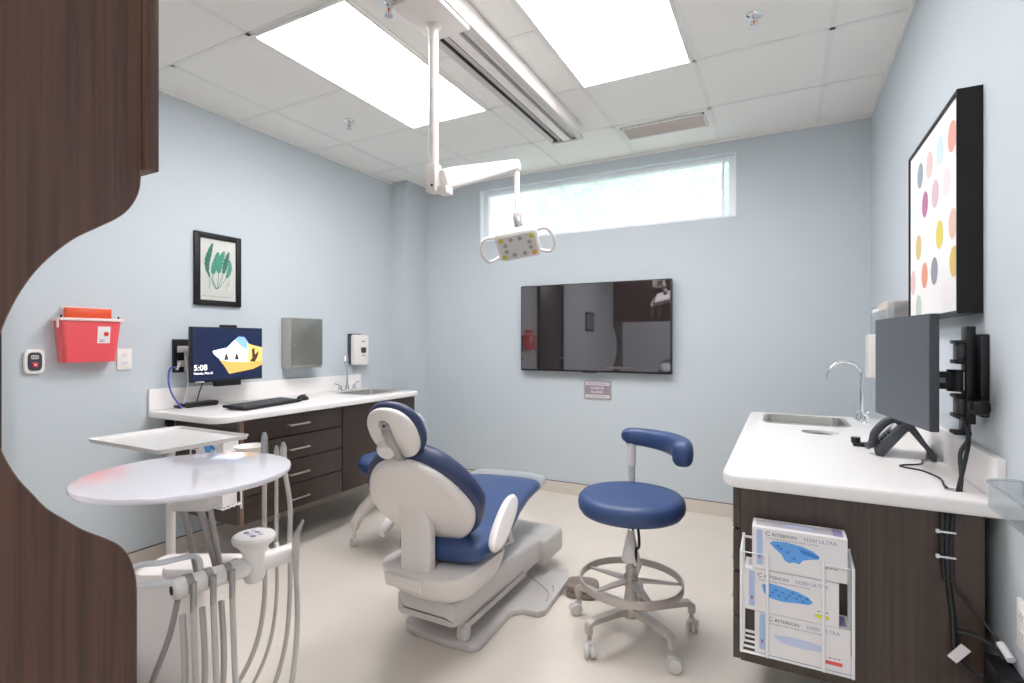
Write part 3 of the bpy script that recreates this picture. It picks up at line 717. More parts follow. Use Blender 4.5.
# ------------------------------------------------------------------ glove boxes in wire racks
BW, BH, BD = .234, .119, .085
def glove_box(label, cx, y, z, group, gloves, sticker, M=None):
    """box front faces -Y at y, centred on cx, bottom z"""
    r = thing('glove_box', label, 'glove box', (cx, y+BD/2, z), group)
    MF = frame((cx, y, z), (1, 0, 0), (0, 0, 1))     # local z = -Y (towards the room)
    b = MB().box(-BW/2, BW/2, 0, BH, -BD, 0, PAPER, M=MF)
    b.poly([(-BW/2+.012, .012), (-BW/2+.027, .012), (-BW/2+.027, BH-.006), (-BW/2+.012, BH-.006)], PALEB, MF)
    for q in (.03, .036): b.poly([(-BW/2+.017, q), (-BW/2+.022, q), (-BW/2+.022, q+.004), (-BW/2+.017, q+.004)], REDP if q == .03 else INK, MF, .0009)
    b.text('C', .0165, INK, MF @ Matrix.Translation((-.083, BH-.02, 0)), xs=1.15)
    b.text('RITERION', .0125, INK, MF @ Matrix.Translation((-.0655, BH-.02, 0)), xs=1.12)
    b.text('N300 ULTRA', .0140, INKL, MF @ Matrix.Translation((.014, BH-.02, 0)), xs=1.0)
    b.text('POWDER FREE NITRILE EXAM GLOVES', .0058, INKG, MF @ Matrix.Translation((-.080, BH-.0295, 0)), xs=1.3)
    # top face: lilac strip
    MT = frame((cx, y, z+BH), (1, 0, 0), (0, 1, 0))
    b.poly([(-BW/2+.01, .02), (BW/2-.03, .02), (BW/2-.03, .07), (-BW/2+.01, .07)], PAPERT, MT)
    b.poly([(BW/2-.032, .015), (BW/2-.008, .015), (BW/2-.008, .075), (BW/2-.032, .075)], INKL, MT, .0009)
    if gloves == 'blue':
        G = [(-.072, .078), (-.062, .086), (-.03, .088), (.01, .082), (.035, .074), (.052, .062), (.05, .054), (.03, .05), (.012, .044), (.004, .032), (-.012, .034), (-.022, .030), (-.034, .036), (-.042, .052), (-.055, .062)]
        b.poly(G, GLB, MF, .0008)
        b.poly([(.0, .076), (.03, .07), (.05, .06), (.045, .055), (.01, .062)], GLB2, MF, .0011)
        for q in ((-.06, .074), (-.052, .068), (-.035, .06), (-.02, .045)): b.poly([(q[0], q[1]), (q[0]+.014, q[1]-.004), (q[0]+.012, q[1]+.004)], GLB2, MF, .0011)
    elif gloves == 'pile':
        G = [(-.072, .078), (-.05, .086), (-.02, .082), (.02, .076), (.045, .066), (.056, .054), (.046, .046), (.015, .044), (-.02, .04), (-.05, .044), (-.066, .056)]
        b.poly(G, GLB, MF, .0008)
        for k in range(12):
            x_, y_ = -.06+k*.0085, .052+.022*((k*7) % 5)/5
            b.poly([(x_, y_), (x_+.012, y_-.004), (x_+.010, y_+.004)], GLB2, MF, .0011)
    else:
        b.poly([(-.07, .06), (-.03, .066), (.03, .064), (.06, .056), (.05, .044), (.0, .04), (-.05, .044)], GLB3, MF, .0008)
    if sticker:
        s0, s1, m_ = (.06, .094, YEL) if sticker == 'yellow' else (.058, .098, REDP)
        b.poly([(s0, .016), (s1, .016), (s1, .026), (s0, .026)], m_, MF, .0008)
    for k in range(3): b.poly([(.066+k*.01, .033), (.073+k*.01, .033), (.073+k*.01, .0355), (.066+k*.01, .0355)], INKG, MF, .0008)
    obj('carton', b, r, flat=True)
    o = MB().poly([(.04*math.cos(a*PI/10)+0, .014*math.sin(a*PI/10)+.045) for a in range(20)], GLB3, MT, .0012)
    obj('opening', o, r, flat=True)
    return r

def glove_rack(label, cx, yp, z0, z1):
    """white wire rack fixed to a panel whose face is at yp, opening towards -Y"""
    r = thing('glove_box_rack', label, 'wire rack', (cx, yp-.06, z0), 'white wire glove box racks')
    a = .137; yf = yp-.108; w_ = .0042
    o = MB()
    for s_ in (-1, 1):
        xo, xi = cx+s_*a, cx+s_*(a-.068)
        # front U-frame, side returns, lower and upper rails
        o.tube([(xo, yf, z0), (xo, yf, z1), (xi, yf, z1), (xi, yf, z0)], w_, WIRE, smooth=False, closed=True, seg=8)
        for z in (z0, z1): o.tube([(xo, yf, z), (xo, yp-.004, z+.01)], w_, WIRE, smooth=False, seg=8)
        for z in (z0, z1): o.tube([(xi, yf, z), (xi, yf+.012, z+.004)], w_, WIRE, smooth=False, seg=8)
    obj('side_guard', o, r)
    b = MB()
    for s_ in (-1, 1): b.tube([(cx+s_*a, yp-.004, z0-.02), (cx+s_*a, yp-.004, z1+.02)], w_, WIRE, smooth=False, seg=8)
    b.tube([(cx-a, yp-.004, z0+.01), (cx+a, yp-.004, z0+.01)], w_, WIRE, smooth=False, seg=8).tube([(cx-a, yp-.004, z1+.01), (cx+a, yp-.004, z1+.01)], w_, WIRE, smooth=False, seg=8)
    obj('back_frame', b, r)
    s_ = MB()
    for k in range(4): yy = yp-.012-.03*k; s_.tube([(cx-a, yy, z0-.001), (cx+a, yy, z0-.001)], w_*.8, WIRE, smooth=False, seg=6)
    obj('shelf_wires', s_, r)
    return r
YP = 1.762
glove_rack('white wire rack holding glove boxes on the cabinet end near the phone', .028, YP, .352, .642)
glove_box('lowest glove box in the rack, pale print and red sticker', .043, 1.662, .355, 'glove boxes on the phone counter cabinet', 'pale', 'red')
glove_box('middle glove box in the rack, blue gloves and yellow sticker', .016, 1.660, .355+BH+.002, 'glove boxes on the phone counter cabinet', 'pile', 'yellow')
glove_box('topmost glove box in the rack, blue glove print', .036, 1.664, .355+2*BH+.004, 'glove boxes on the phone counter cabinet', 'blue', None)
glove_rack('white wire rack holding glove boxes on the drawer unit end', -2.70, 1.80, .385, .675)
glove_box('lowest glove box on the drawer unit end', -2.70, 1.70, .390, 'glove boxes on the drawer unit', 'pale', 'red')
glove_box('middle glove box on the drawer unit end, behind the round tray', -2.71, 1.698, .390+BH+.002, 'glove boxes on the drawer unit', 'pile', None)
glove_box('topmost glove box on the drawer unit end', -2.69, 1.702, .390+2*BH+.004, 'glove boxes on the drawer unit', 'blue', None)

# ------------------------------------------------------------------ right counter run
RZ = .845
def right_counter():
    out = rrect(-.172, XR-.0005, 1.73, 3.36, (0, .03, .06, 0), 8)
    o = obj('countertop', MB().prism(out, .042, WHITE, Matrix.Translation((0, 0, RZ-.042)), bev=.010, seg=3))
    tag(o, 'white countertop with sink and desk phone beside the wall', 'countertop', 'white solid countertops')
    cut(o, MB().prism(rrect(-.085, .275, 2.93, 3.27, .04), .1, WHITE, Matrix.Translation((0, 0, RZ-.07))))
    cut(o, MB().prism(ell(.075, .062, 36, cx=.145, cy=2.72), .1, WHITE, Matrix.Translation((0, 0, RZ-.07))))
    cut(o, MB().prism(ell(.022, .022, 20, cx=.415, cy=1.83), .1, WHITE, Matrix.Translation((0, 0, RZ-.07))))
    obj('backsplash', MB().box(XR-.02, XR, 1.73, 3.36, RZ, .955, WHITE, bev=.003), o)
    obj('waste_chute', MB().lathe([(.0605, -.012), (.058, -.2), (.001, -.2)], (.145, 2.72, RZ), GAP), o)
    r = thing('base_cabinet', 'dark brown wall-hung cabinet under the phone and sink counter', 'cabinet', (.15, 2.5, .265))
    z0, z1 = .265, RZ-.0425
    obj('end_panel', MB().box(-.118, .462, 1.762, 1.782, z0, z1, WOODC), r, flat=True)
    c = MB().box(-.11, .40, 1.783, 3.32, z0, z0+.02, WOODD).box(.40, .42, 1.783, 3.32, z0, z1, WOODD).box(-.11, .40, 3.32, 3.34, z0, z1, WOODD).box(-.11, .40, 2.47, 2.488, z0+.02, z1, WOODD)
    obj('carcass', c, r, flat=True)
    hs = [(.672, z1-.004), (.54, .669), (.40, .537), (z0, .397)]
    for a, b in hs:
        d = obj('drawer', MB().box(-.14, -.119, 1.764, 2.475, a+.0015, b-.0015, WOODC, bev=.0015), r)
        zc = (a+b)/2
        obj('pull_handle', MB().tube([(-.14, 2.05, zc), (-.163, 2.05, zc), (-.163, 2.19, zc), (-.14, 2.19, zc)], .0055, STEEL, smooth=False, seg=8), d)
    for k in range(2):
        d = obj('cupboard_door', MB().box(-.14, -.119, 2.48+k*.432, 2.48+k*.432+.428, z0, z1-.004, WOODC, bev=.0015), r)
        yy = 2.48+k*.432+(.39 if k == 0 else .04)
        obj('pull_handle', MB().tube([(-.14, yy, .6), (-.163, yy, .6), (-.163, yy, .72), (-.14, yy, .72)], .0055, STEEL, smooth=False, seg=8), d)
right_counter()
sink('sink', 'rectangular stainless sink in the phone counter below the dotted canvas wall', -.075, .265, 2.94, 3.26, RZ, 'stainless counter sinks')
faucet('tall chrome gooseneck tap behind the monitor on the phone counter', (.352, 3.17, RZ), (-1, -.10, 0), .305, .145, (-.1, 1, 0), 'chrome gooseneck taps')

# dotted canvas
def canvas():
    y0, y1, z0, z1, xf = 1.903, 2.555, 1.332, 1.972, .438
    r = thing('wall_art', 'square canvas of coloured dots in a deep black frame', 'picture', (XR, (y0+y1)/2, z0))
    t = .009; f = MB()
    f.box(xf, XR, y0, y0+t, z0, z1, BLACKM).box(xf, XR, y1-t, y1, z0, z1, BLACKM).box(xf, XR, y0+t, y1-t, z0, z0+t, BLACKM).box(xf, XR, y0+t, y1-t, z1-t, z1, BLACKM)
    obj('frame', f, r, flat=True)
    c = MB().box(xf+.006, XR-.004, y0+t+.001, y1-t-.001, z0+t+.001, z1-t-.001, CANV)
    M = frame((xf+.006, 0, 0), (0, -1, 0), (0, 0, 1))    # local x = -Y, z = -X
    cols = {'g': '#8b98a1', 'p': '#d9bcb7', 'b': '#c3d7de', 'c': '#ee9a8b', 'm': '#d4b3ba', 'l': '#e8d5d9', 'u': '#b0708f', 'w': '#e0e6ea', 't': '#dcb9a3', 'y': '#dcc85a', 'o': '#d2bb7c', 'h': '#d8b566', 'k': '#8b8f93', 'r': '#e09478', 's': '#b9c4ba', 'x': '#ece2e2'}
    for zx, zy, k in ((198, 290, 'g'), (221, 262, 'p'), (247, 226, 'b'), (277, 190, 'c'), (235, 335, 'm'), (264, 305, 'l'), (210, 362, 'u'), (181, 388, 'w'), (279, 410, 't'), (246, 438, 'y'), (194, 471, 'o'), (293, 500, 'h'), (233, 530, 'k'), (209, 541, 'r'), (194, 622, 's'), (258, 592, 'x'), (180, 560, 'p')):
        px, py = 840+zx/2.527, 60+zy/2.527
        a, b = dots(px, py, xf)
        if a+.046 > y1-t: a = y1-t-.047
        if a-.044 < y0+t: a = y0+t+.045
        c.poly([(-a+.044*math.cos(j*PI/12), b+.046*math.sin(j*PI/12)) for j in range(24)], mat('dot_'+k, cols[k], .75), M, .0008)
    obj('canvas', c, r, flat=True)
def dots(px, py, X):
    u = (px-512)/521.14; v = (340.8-py)/521.14; s_, c_ = math.sin(math.radians(27.526)), math.cos(math.radians(27.526))
    k = X/(-s_+u*c_); return (c_+u*s_)*k, 1.25+v*k
canvas()

def right_monitor():
    r = thing('monitor', 'dark grey blank monitor on a black wall arm above the phone', 'monitor', (XR, 1.9, 1.0), 'computer monitors on wall arms')
    a = Vector((.352, 1.775, 0)); b = Vector((.283, 2.19, 0)); d = b-a; W = d.length; z0, z1 = 1.006, 1.328
    M = frame((a+b)/2+Vector((0, 0, (z0+z1)/2)), -d, (0, 0, 1))     # local z should look to -X
    if (M.to_3x3() @ Vector((0, 0, 1))).x > 0: M = frame((a+b)/2+Vector((0, 0, (z0+z1)/2)), d, (0, 0, 1))
    hh = (z1-z0)/2
    obj('case', MB().box(-W/2, W/2, -hh, hh, -.022, 0, CHAR, bev=.003, M=M).box(-.1, .1, -.1, .09, -.045, -.0215, BLACK, bev=.006, M=M), r)
    obj('screen', MB().box(-W/2+.004, W/2-.004, -hh+.004, hh-.004, 0, .001, DARKG, M=M), r, flat=True)
    m = MB().box(XR-.02, XR, 1.85, 1.925, 1.045, 1.272, BLACK, bev=.003).box(XR-.042, XR-.02, 1.885, 1.935, 1.02, 1.295, BLACK, bev=.003)
    for z in (1.20, 1.045):
        m.box(XR-.056, XR-.04, 1.895, 1.955, z, z+.045, CHAR, bev=.003).box(XR-.062, XR-.038, 1.89, 1.96, z-.012, z, BLACK, bev=.002).box(XR-.062, XR-.038, 1.89, 1.96, z+.045, z+.056, BLACK, bev=.002)
    m.box(XR-.07, XR-.03, 1.88, 1.93, .988, 1.0, BLACK, bev=.003).box(XR-.05, XR-.03, 1.89, 1.92, 1.0, 1.03, CHAR)
    obj('wall_bracket', m, r)
    obj('arm', MB().box(.36, XR-.03, 1.905, 1.945, 1.115, 1.165, BLACK, bev=.004).box(.395, .412, 1.902, 1.906, 1.133, 1.148, INKG).box(.345, .37, 1.90, 2.02, 1.09, 1.18, BLACK, bev=.003).cyl((.445, 1.925, 1.109), (.445, 1.925, 1.171), .026, BLACK).box(.452, .456, 1.900, 1.906, 1.115, 1.165, PLASTG), r)
    obj('cable_box', MB().box(XR-.05, XR-.008, 1.80, 1.848, 1.055, 1.095, BLACK, bev=.012), r)
right_monitor()

def phone():
    o = Vector((.312, 2.335, RZ)); r = thing('desk_phone', 'dark grey desk phone with handset below the blank monitor', 'phone', o)
    Mx = Matrix.Translation(o) @ Matrix.Rotation(math.radians(-6), 4, 'Z') @ Matrix.Scale(.86, 4, (1, 0, 0))
    # side profile in XZ, extruded along Y
    prof = [(-.012, .002), (.012, .0), (.095, .098), (.155, .03), (.17, .0), (.185, .0), (.185, .012), (.105, .13), (.085, .13), (-.02, .022)]
    MP = Mx @ frame((0, .09, 0), (1, 0, 0), (0, 0, 1))
    obj('body', MB().prism(prof, .19, CHAR, MP, bev=.005), r)
    n = Vector((-.72, 0, .69)); MF = Mx @ frame((.033, 0, .077), (0, -1, 0), (.69, 0, .72))
    obj('display', MB().box(-.02, .055, .02, .05, -.002, .004, PLASTG, M=MF), r, flat=True)
    k = MB()
    for i in range(4):
        for j in range(3): k.box(-.012+j*.02, .003+j*.02, -.055+i*.017, -.043+i*.017, -.001, .005, BLACK, M=MF)
    obj('keypad', k, r, flat=True)
    h = MB(); P = [(.062, -.075, .012), (.062, -.055, .022), (.062, -.03, .036), (.062, .02, .038), (.062, .055, .026), (.062, .075, .012)]
    h.tube([MF @ Vector(p) for p in P], .014, CHAR, seg=12)
    for s_ in (-1, 1): h.tube([MF @ Vector((.062, s_*.07, .004)), MF @ Vector((.062, s_*.066, .024))], .024, CHAR, smooth=False, seg=14)
    obj('handset', h, r)
    tag(obj('webcam', MB().cyl((.25, 2.43, RZ+.012), (.25, 2.43, RZ+.034), .016, BLACK)  .box(.24, .293, 2.41, 2.455, RZ, RZ+.014, BLACK, bev=.004)), 'small black clip camera lying beside the desk phone', 'webcam')
phone()
tag(obj('phone_cable', MB().tube([(.42, 2.22, RZ+.004), (.40, 2.15, RZ+.003), (.34, 2.10, RZ+.003), (.345, 2.07, RZ+.003), (.385, 2.04, RZ+.003), (.41, 1.95, RZ+.003), (.40, 1.86, RZ+.003), (.402, 1.838, RZ+.002)], .0028, CABLE, seg=8)), 'thin black cable curving across the counter from the phone', 'cable')
for k, (dy, lab) in enumerate(((0, 'black cable dropping from the wall bracket into the counter hole, outer strand'), (.012, 'black cable dropping from the wall bracket into the counter hole, wall side strand'))):
    tag(obj('monitor_cable', MB().tube([(XR-.05, 1.88, 1.04), (XR-.04, 1.872, .985), (XR-.05-.01*k, 1.85+dy, .94), (.425-.004*k+.01*k, 1.82+dy, RZ+.02), (.412+.006*k, 1.825+dy, RZ-.06), (.39, 1.77, RZ-.10+.005)], .0055, CABLE, seg=8)), lab, 'cable')
# cables and adapter below the counter end
tag(obj('cable_bundle', MB().tube([(.385, 1.752, .80), (.382, 1.752, .72), (.386, 1.752, .62), (.395, 1.751, .53), (.40, 1.744, .44), (.43, 1.73, .40), (.458, 1.726, .41), (.468, 1.716, .425)], .0065, CABLE, seg=8).tube([(.395, 1.751, .80), (.392, 1.751, .70), (.395, 1.751, .63)], .005, CABLE, seg=8).tube([(.374, 1.752, .80), (.372, 1.752, .70), (.378, 1.752, .62)], .005, CABLE, seg=8)), 'black cable bundle tied against the brown cabinet end', 'cable')
for z, lab in ((.748, 'upper white cable tie around the black bundle'), (.682, 'lower white cable tie around the black bundle')):
    tag(obj('cable_tie', MB().box(.362, .40, 1.742, 1.7455, z, z+.004, CABW).box(.358, .366, 1.740, 1.75, z-.002, z+.007, CABW, bev=.001)), lab, 'cable tie', 'white cable ties')
tag(obj('power_cable', MB().tube([(.388, 1.745, .63), (.41, 1.74, .59), (.44, 1.72, .555), (.465, 1.70, .52), (.478, 1.69, .50)], .004, CABLE, seg=8).cyl((.474, 1.695, .507), (.482, 1.655, .490), .009, CABW)), 'thin black cord with a white plug end slanting to the outlet', 'cord')
tag(obj('power_cable', MB().tube([(.40, 1.738, .50), (.43, 1.72, .505), (.455, 1.70, .50), (.475, 1.66, .485)], .0055, CABLE, seg=8)), 'thick black cord running level below the white plug', 'cord')
tag(obj('power_cable', MB().tube([(.37, 1.72, .355), (.40, 1.71, .35), (.43, 1.722, .362), (.447, 1.722, .372)], .0065, CABLE, seg=8)), 'black cord entering the power adapter from below', 'cord')
tag(obj('cable_tag', MB().box(-.012, .012, -.024, .024, 0, .003, PAPER, M=frame((.402, 1.728, .445), (.8, 0, -.6), (-.6, 0, -.8)) ).box(-.008, -.004, -.018, .018, .003, .0034, INKG, M=frame((.402, 1.728, .445), (.8, 0, -.6), (-.6, 0, -.8)))), 'small white label tag clipped on the cable', 'label tag')
r = thing('power_adapter', 'black power adapter brick low on the wall below the outlet', 'power adapter', (XR-.03, 1.67, .40))
obj('brick', MB().box(XR-.05, XR-.001, 1.60, 1.715, .36, .47, BLACK, bev=.006), r)
obj('strain_relief', MB().cyl((XR-.03, 1.715, .375), (XR-.05, 1.728, .375), .008, BLACK), r)
r = thing('power_outlet', 'white wall outlet below the clear bin', 'outlet', (XR, 1.64, .585), 'white power outlets')
outlet(r, frame((XR, 1.615, .59), (0, -1, 0), (0, 0, 1)))

def right_wall_bits():
    r = thing('soap_dispenser', 'white soap dispenser on the wall beyond the blank monitor', 'soap dispenser', (XR, 3.62, 1.04), 'white wall soap dispensers')
    M = frame((XR, 3.62, 1.04), (0, -1, 0), (0, 0, 1))
    obj('back_plate', MB().box(-.062, .062, .005, .25, 0, .02, PLASTG, bev=.003, M=M), r)
    obj('cover', MB().prism(rrect(-.065, .065, 0, .255, .02), .05, PLAST, M @ Matrix.Translation((0, 0, .02)), bev=.014, seg=3), r)
    r = thing('glove_dispenser', 'clear acrylic dispenser with tissue boxes on the wall behind the monitor', 'dispenser', (XR, 2.85, 1.30))
    y0, y1, z0, z1 = 2.70, 3.14, 1.29, 1.422
    m = MB().box(XR-.004, XR, y0, y1, z0, z1, ACRYL).box(XR-.112, XR-.108, y0, y1, z0, z1-.03, ACRYL).box(XR-.108, XR-.004, y0, y1, z0, z0+.004, ACRYL).box(XR-.108, XR-.004, y0, y0+.004, z0+.004, z1, ACRYL).box(XR-.108, XR-.004, y1-.004, y1, z0+.004, z1, ACRYL)
    obj('acrylic_holder', m, r, flat=True)
    tag(obj('tissue_box', MB().box(XR-.104, XR-.008, y0+.008, y0+.235, z0+.005, z1+.005, BEIGEB, bev=.002).poly([(.03*math.cos(a*PI/8), .06*math.sin(a*PI/8)) for a in range(16)], PAPER, Matrix.Translation((XR-.056, y0+.12, z1+.005)))), 'beige box in the clear dispenser, next to the canvas', 'box', 'boxes in the clear dispenser')
    tag(obj('tissue_box', MB().box(XR-.104, XR-.008, y0+.245, y1-.008, z0+.005, z1-.012, PAPER, bev=.002).poly([(.03*math.cos(a*PI/8), .05*math.sin(a*PI/8)) for a in range(16)], PAPERT, Matrix.Translation((XR-.056, y0+.33, z1-.012)))), 'white box in the clear dispenser, farther from the canvas', 'box', 'boxes in the clear dispenser')
    r = thing('acrylic_bin', 'clear acrylic wall bin beside the counter end', 'bin', (XR, 1.55, .85))
    y0, y1, z0, z1, xo = 1.30, 1.63, .868, .925, XR-.075
    outl = rrect(xo, XR, y0, y1, (0, .05, .05, 0), 6); inn = rrect(xo+.004, XR-.004, y0+.004, y1-.004, (0, .046, .046, 0), 6)
    n = len(outl); rs = [[Vector((p[0], p[1], z0)) for p in outl], [Vector((p[0], p[1], z1)) for p in outl], [Vector((p[0], p[1], z1)) for p in inn], [Vector((p[0], p[1], z0+.004)) for p in inn]]
    obj('tub', MB().rings(rs, ACRYL), r)
    obj('rim', MB().tube([(p[0], p[1], z1) for p in rrect(xo, XR-.006, y0, y1, (.004, .05, .05, .004), 6)], .0035, ACRYL, smooth=False, closed=True, seg=8), r)
right_wall_bits()

# ------------------------------------------------------------------ television and plaque
def television():
    x0, x1, z0, z1, y = -1.972, -.732, 1.013, 1.722, 3.945
    r = thing('television', 'large black flat television mounted on the blue wall below the window', 'television', (-1.35, YF, 1.0))
    obj('case', MB().box(x0, x1, y, y+.045, z0, z1, BLACK, bev=.004), r)
    obj('screen', MB().box(x0+.008, x1-.008, y-.0012, y, z0+.014, z1-.008, TVM), r, flat=True)
    obj('badge', MB().box(-1.42, -1.30, y-.004, y+.004, z0-.006, z0+.002, CHAR, bev=.001), r)
    obj('wall_mount', MB().box(-1.55, -1.15, y+.045, YF, 1.2, 1.5, BLACK), r, flat=True)
    r = thing('wall_plaque', 'small mauve plaque in a grey frame below the television', 'sign', (-1.32, YF, .80))
    M = frame((-1.32, YF-.006, .868), (1, 0, 0), (0, 0, 1))
    f = MB().box(-.112, .112, -.073, .073, -.006, 0, PLASTG, bev=.001, M=M)
    for q in ((-.112, .112, .068, .073), (-.112, .112, -.073, -.068), (-.112, -.107, -.068, .068), (.107, .112, -.068, .068)): f.box(*q, 0, .004, METALG, M=M)
    obj('frame', f, r, flat=True)
    s_ = MB().box(-.104, .104, -.065, .065, 0, .001, PLAQ, M=M)
    s_.box(-.1, .1, .036, .062, .001, .0015, PLAQL, M=M).box(-.1, .1, -.062, -.038, .001, .0015, PLAQL, M=M)
    def blobs(y_, h_, ws, m_):          # lettering too small to read in the photograph: word-shaped strokes
        tot = sum(ws)+.008*(len(ws)-1); x_ = -tot/2
        for w_ in ws:
            q = x_
            while q < x_+w_-.004: s_.box(q, q+.0045, y_, y_+h_*random.choice((.75, 1, 1)), .0015, .002, m_, M=M); q += .0065
            x_ += w_+.008
    blobs(.006, .018, (.02, .045, .025), PLAQL); blobs(-.024, .018, (.018, .075), PLAQL)
    blobs(.044, .008, (.05, .03, .06), PLAQ); blobs(-.054, .008, (.03, .06, .05), PLAQ)
    obj('sign_face', s_, r, flat=True)
television()

# ------------------------------------------------------------------ dental chair
def dental_chair():
    r = thing('dental_chair', 'navy and white reclining dental chair on a low floor base', 'dental chair', (-1.29, 2.1, 0))
    # floor plate
    pl = [(-1.46, 1.80), (-1.40, 1.775), (-1.22, 1.768), (-1.12, 1.775), (-1.09, 1.81), (-1.10, 2.10), (-1.06, 2.14), (-.99, 2.145), (-.965, 2.18), (-.985, 2.55), (-1.02, 2.60), (-1.45, 2.60), (-1.48, 2.56), (-1.48, 1.83)]
    obj('floor_plate', MB().prism(pl, .030, BASEG, bev=.006), r)
    # lift cover: long low wedge with an end block
    lc = MB(); rs = []
    for y, x0, x1, z0, z1 in ((1.715, -1.40, -1.20, .135, .165), (1.725, -1.44, -1.155, .115, .205), (1.80, -1.455, -1.13, .105, .235), (2.10, -1.455, -1.13, .105, .25), (2.50, -1.455, -1.125, .105, .225)):
        rs.append([Vector((p[0], y, p[1])) for p in rrect(x0, x1, z0, z1, .018, 4)])
    lc.rings(rs, PLASTG)
    lc.box(-1.46, -1.10, 2.48, 2.74, .085, .215, PLASTG, bev=.022, seg=3)
    lc.prism([(1.72, .115), (1.80, .105), (2.3, .105), (2.3, .125), (1.8, .13)], .004, BASEG, frame((-1.122, 0, 0), (0, 1, 0), (0, 0, 1)))
    obj('lift_cover', lc, r)
    obj('foot', MB().box(-1.19, -1.14, 1.785, 1.83, .03, .15, PLASTG, bev=.012), r)
    obj('scissor_lift', MB().box(-1.40, -1.20, 1.95, 2.40, .03, .11, BASEG), r, flat=True)
    # tub under the seat
    tb = MB(); rs = []
    for z, hx, ya, yb in ((.215, .12, 1.72, 1.98), (.225, .155, 1.68, 2.02), (.26, .18, 1.64, 2.05), (.30, .194, 1.615, 2.065), (.335, .202, 1.600, 2.07), (.352, .202, 1.60, 2.07), (.358, .19, 1.612, 2.06)):
        rs.append([Vector((p[0], p[1], z)) for p in rrect(-1.275-hx, -1.275+hx, ya, yb, min(.11, hx*.7), 8)])
    tb.rings(rs, PLASTW)
    o = obj('seat_tub', tb, r)
    obj('tub_panel', MB().prism(rrect(-.10, .075, -.028, .026, .008), .012, PLASTW, frame((-1.30, 1.606, .318), (1, 0, 0), (0, -.22, 1)), bev=.004), o)
    # reclined body: local frame turned a little to the left wall
    MU = Matrix.Translation((-1.272, 1.75, 0)) @ Matrix.Rotation(math.radians(8.5), 4, 'Z')
    def sect(y, z, w_, t_, tilt=0):
        out = []
        for p in ell(w_/2, t_/2, 28, p=3.6):
            out.append(MU @ Vector((p[0]+max(0, .035-y*.15), y-math.sin(tilt)*p[1], z+math.cos(tilt)*p[1])))
        return out
    st = MB().rings([sect(*q) for q in ((-.058, .416, .24, .03), (-.050, .416, .32, .065), (-.025, .416, .37, .09), (.02, .416, .40, .096), (.12, .410, .47, .098), (.24, .412, .475, .095), (.36, .425, .455, .09), (.48, .442, .435, .085), (.62, .458, .425, .08), (.76, .466, .435, .076), (.85, .466, .43, .07), (.88, .465, .40, .05), (.888, .465, .34, .02))], BLUE)
    obj('seat_cushion', st, r, ang=60)
    sl = MB().rings([sect(*q) for q in ((.80, .4665, .447, .088), (.85, .468, .444, .086), (.93, .468, .44, .082), (.96, .467, .42, .066), (.967, .467, .38, .03))], SLEEVE, cap0=False)
    obj('toe_cover', sl, r, ang=60)
    # backrest
    up = Vector((0, -.61, .792))
    MBk = MU @ frame((0, -.085, .640), (-1, 0, 0), up)      # local z = (-x) x up = towards the back
    if ((MBk.to_3x3() @ Vector((0, 0, 1))).y) > 0: MBk = MU @ frame((0, -.085, .640), (1, 0, 0), up)
    def egg(w_, a, b, n=40):
        out = []
        for i in range(n):
            t = 2*PI*i/n; x_ = math.cos(t); y_ = math.sin(t)
            yy = y_*(a if y_ > 0 else b); k = 1-.16*max(0, y_)-.10*max(0, -y_)
            out.append((math.copysign(abs(x_)**.85, x_)*w_*k, yy))
        return out
    obj('back_cushion', MB().pillow(egg(.250, .275, .27), .085, BLUED, MBk @ Matrix.Translation((0, 0, -.062)), edge=.036, dome=.0), r, ang=60)
    sh = MB().pillow(egg(.224, .254, .242), .052, PLASTW, MBk @ Matrix.Translation((0, -.002, .0)), edge=.035, dome=.016)
    obj('back_shell', sh, r, ang=60)
    # spine plate from shell down to the tub
    sp = MB(); rs = []
    for z, y, hw in ((.690, -.168, .02), (.665, -.170, .045), (.60, -.148, .060), (.54, -.128, .066), (.47, -.122, .066), (.40, -.122, .066), (.350, -.122, .066)):
        rs.append([MU @ Vector((p[0]-.022, y+p[1], z)) for p in rrect(-hw, hw, 0, .055, .012, 4)])
    sp.rings(rs, PLASTW)
    obj('spine_plate', sp, r)
    # headrest
    uh = Vector((0, -.56, .83)).normalized(); MH = MU @ frame((-.002, -.286, .938), (1, 0, 0), uh)
    if ((MH.to_3x3() @ Vector((0, 0, 1))).y) > 0: MH = MU @ frame((-.002, -.286, .938), (-1, 0, 0), uh)
    hp = obj('headrest_cushion', MB().pillow(ell(.108, .120, 36, p=2.3), .044, BLUED, MH @ Matrix.Translation((0, -.003, -.030)), edge=.021), r, ang=60)
    obj('headrest_shell', MB().pillow(ell(.097, .114, 36, p=2.3), .034, PLASTW, MH @ Matrix.Translation((0, 0, .004)), edge=.024, dome=.010), r, ang=60)
    np_ = obj('neck_pillow', MB().pillow(ell(.085, .065, 32, p=2.4), .035, BLUE, MH @ Matrix.Translation((.0, -.03, -.064)), edge=.016), r, ang=60)
    obj('clear_sleeve', MB().pillow(ell(.09, .07, 32, p=2.4), .03, SLEEVE, MH @ Matrix.Translation((.0, -.03, -.071)), edge=.014), np_, ang=60)
    br = MB(); P = [Vector((-.005, .055, .043)), Vector((.0, .03, .054)), Vector((.004, -.03, .056)), Vector((.006, -.085, .052)), Vector((.006, -.14, .02)), Vector((.006, -.20, -.02))]
    Q = catmull(P, 5); rs = []
    for p in Q: rs.append([MH @ (p+Vector((a*.017, 0, b*.006))) for a, b in ((-1, -1), (1, -1), (1, 1), (-1, 1))])
    br.rings(rs, METALG)
    br.cyl(MH @ Vector((-.005, .058, .044)), MH @ Vector((-.005, .058, .052)), .02, METALG)
    br.cyl(MH @ Vector((-.003, .062, .052)), MH @ Vector((-.003, .062, .054)), .006, INK, seg=10)
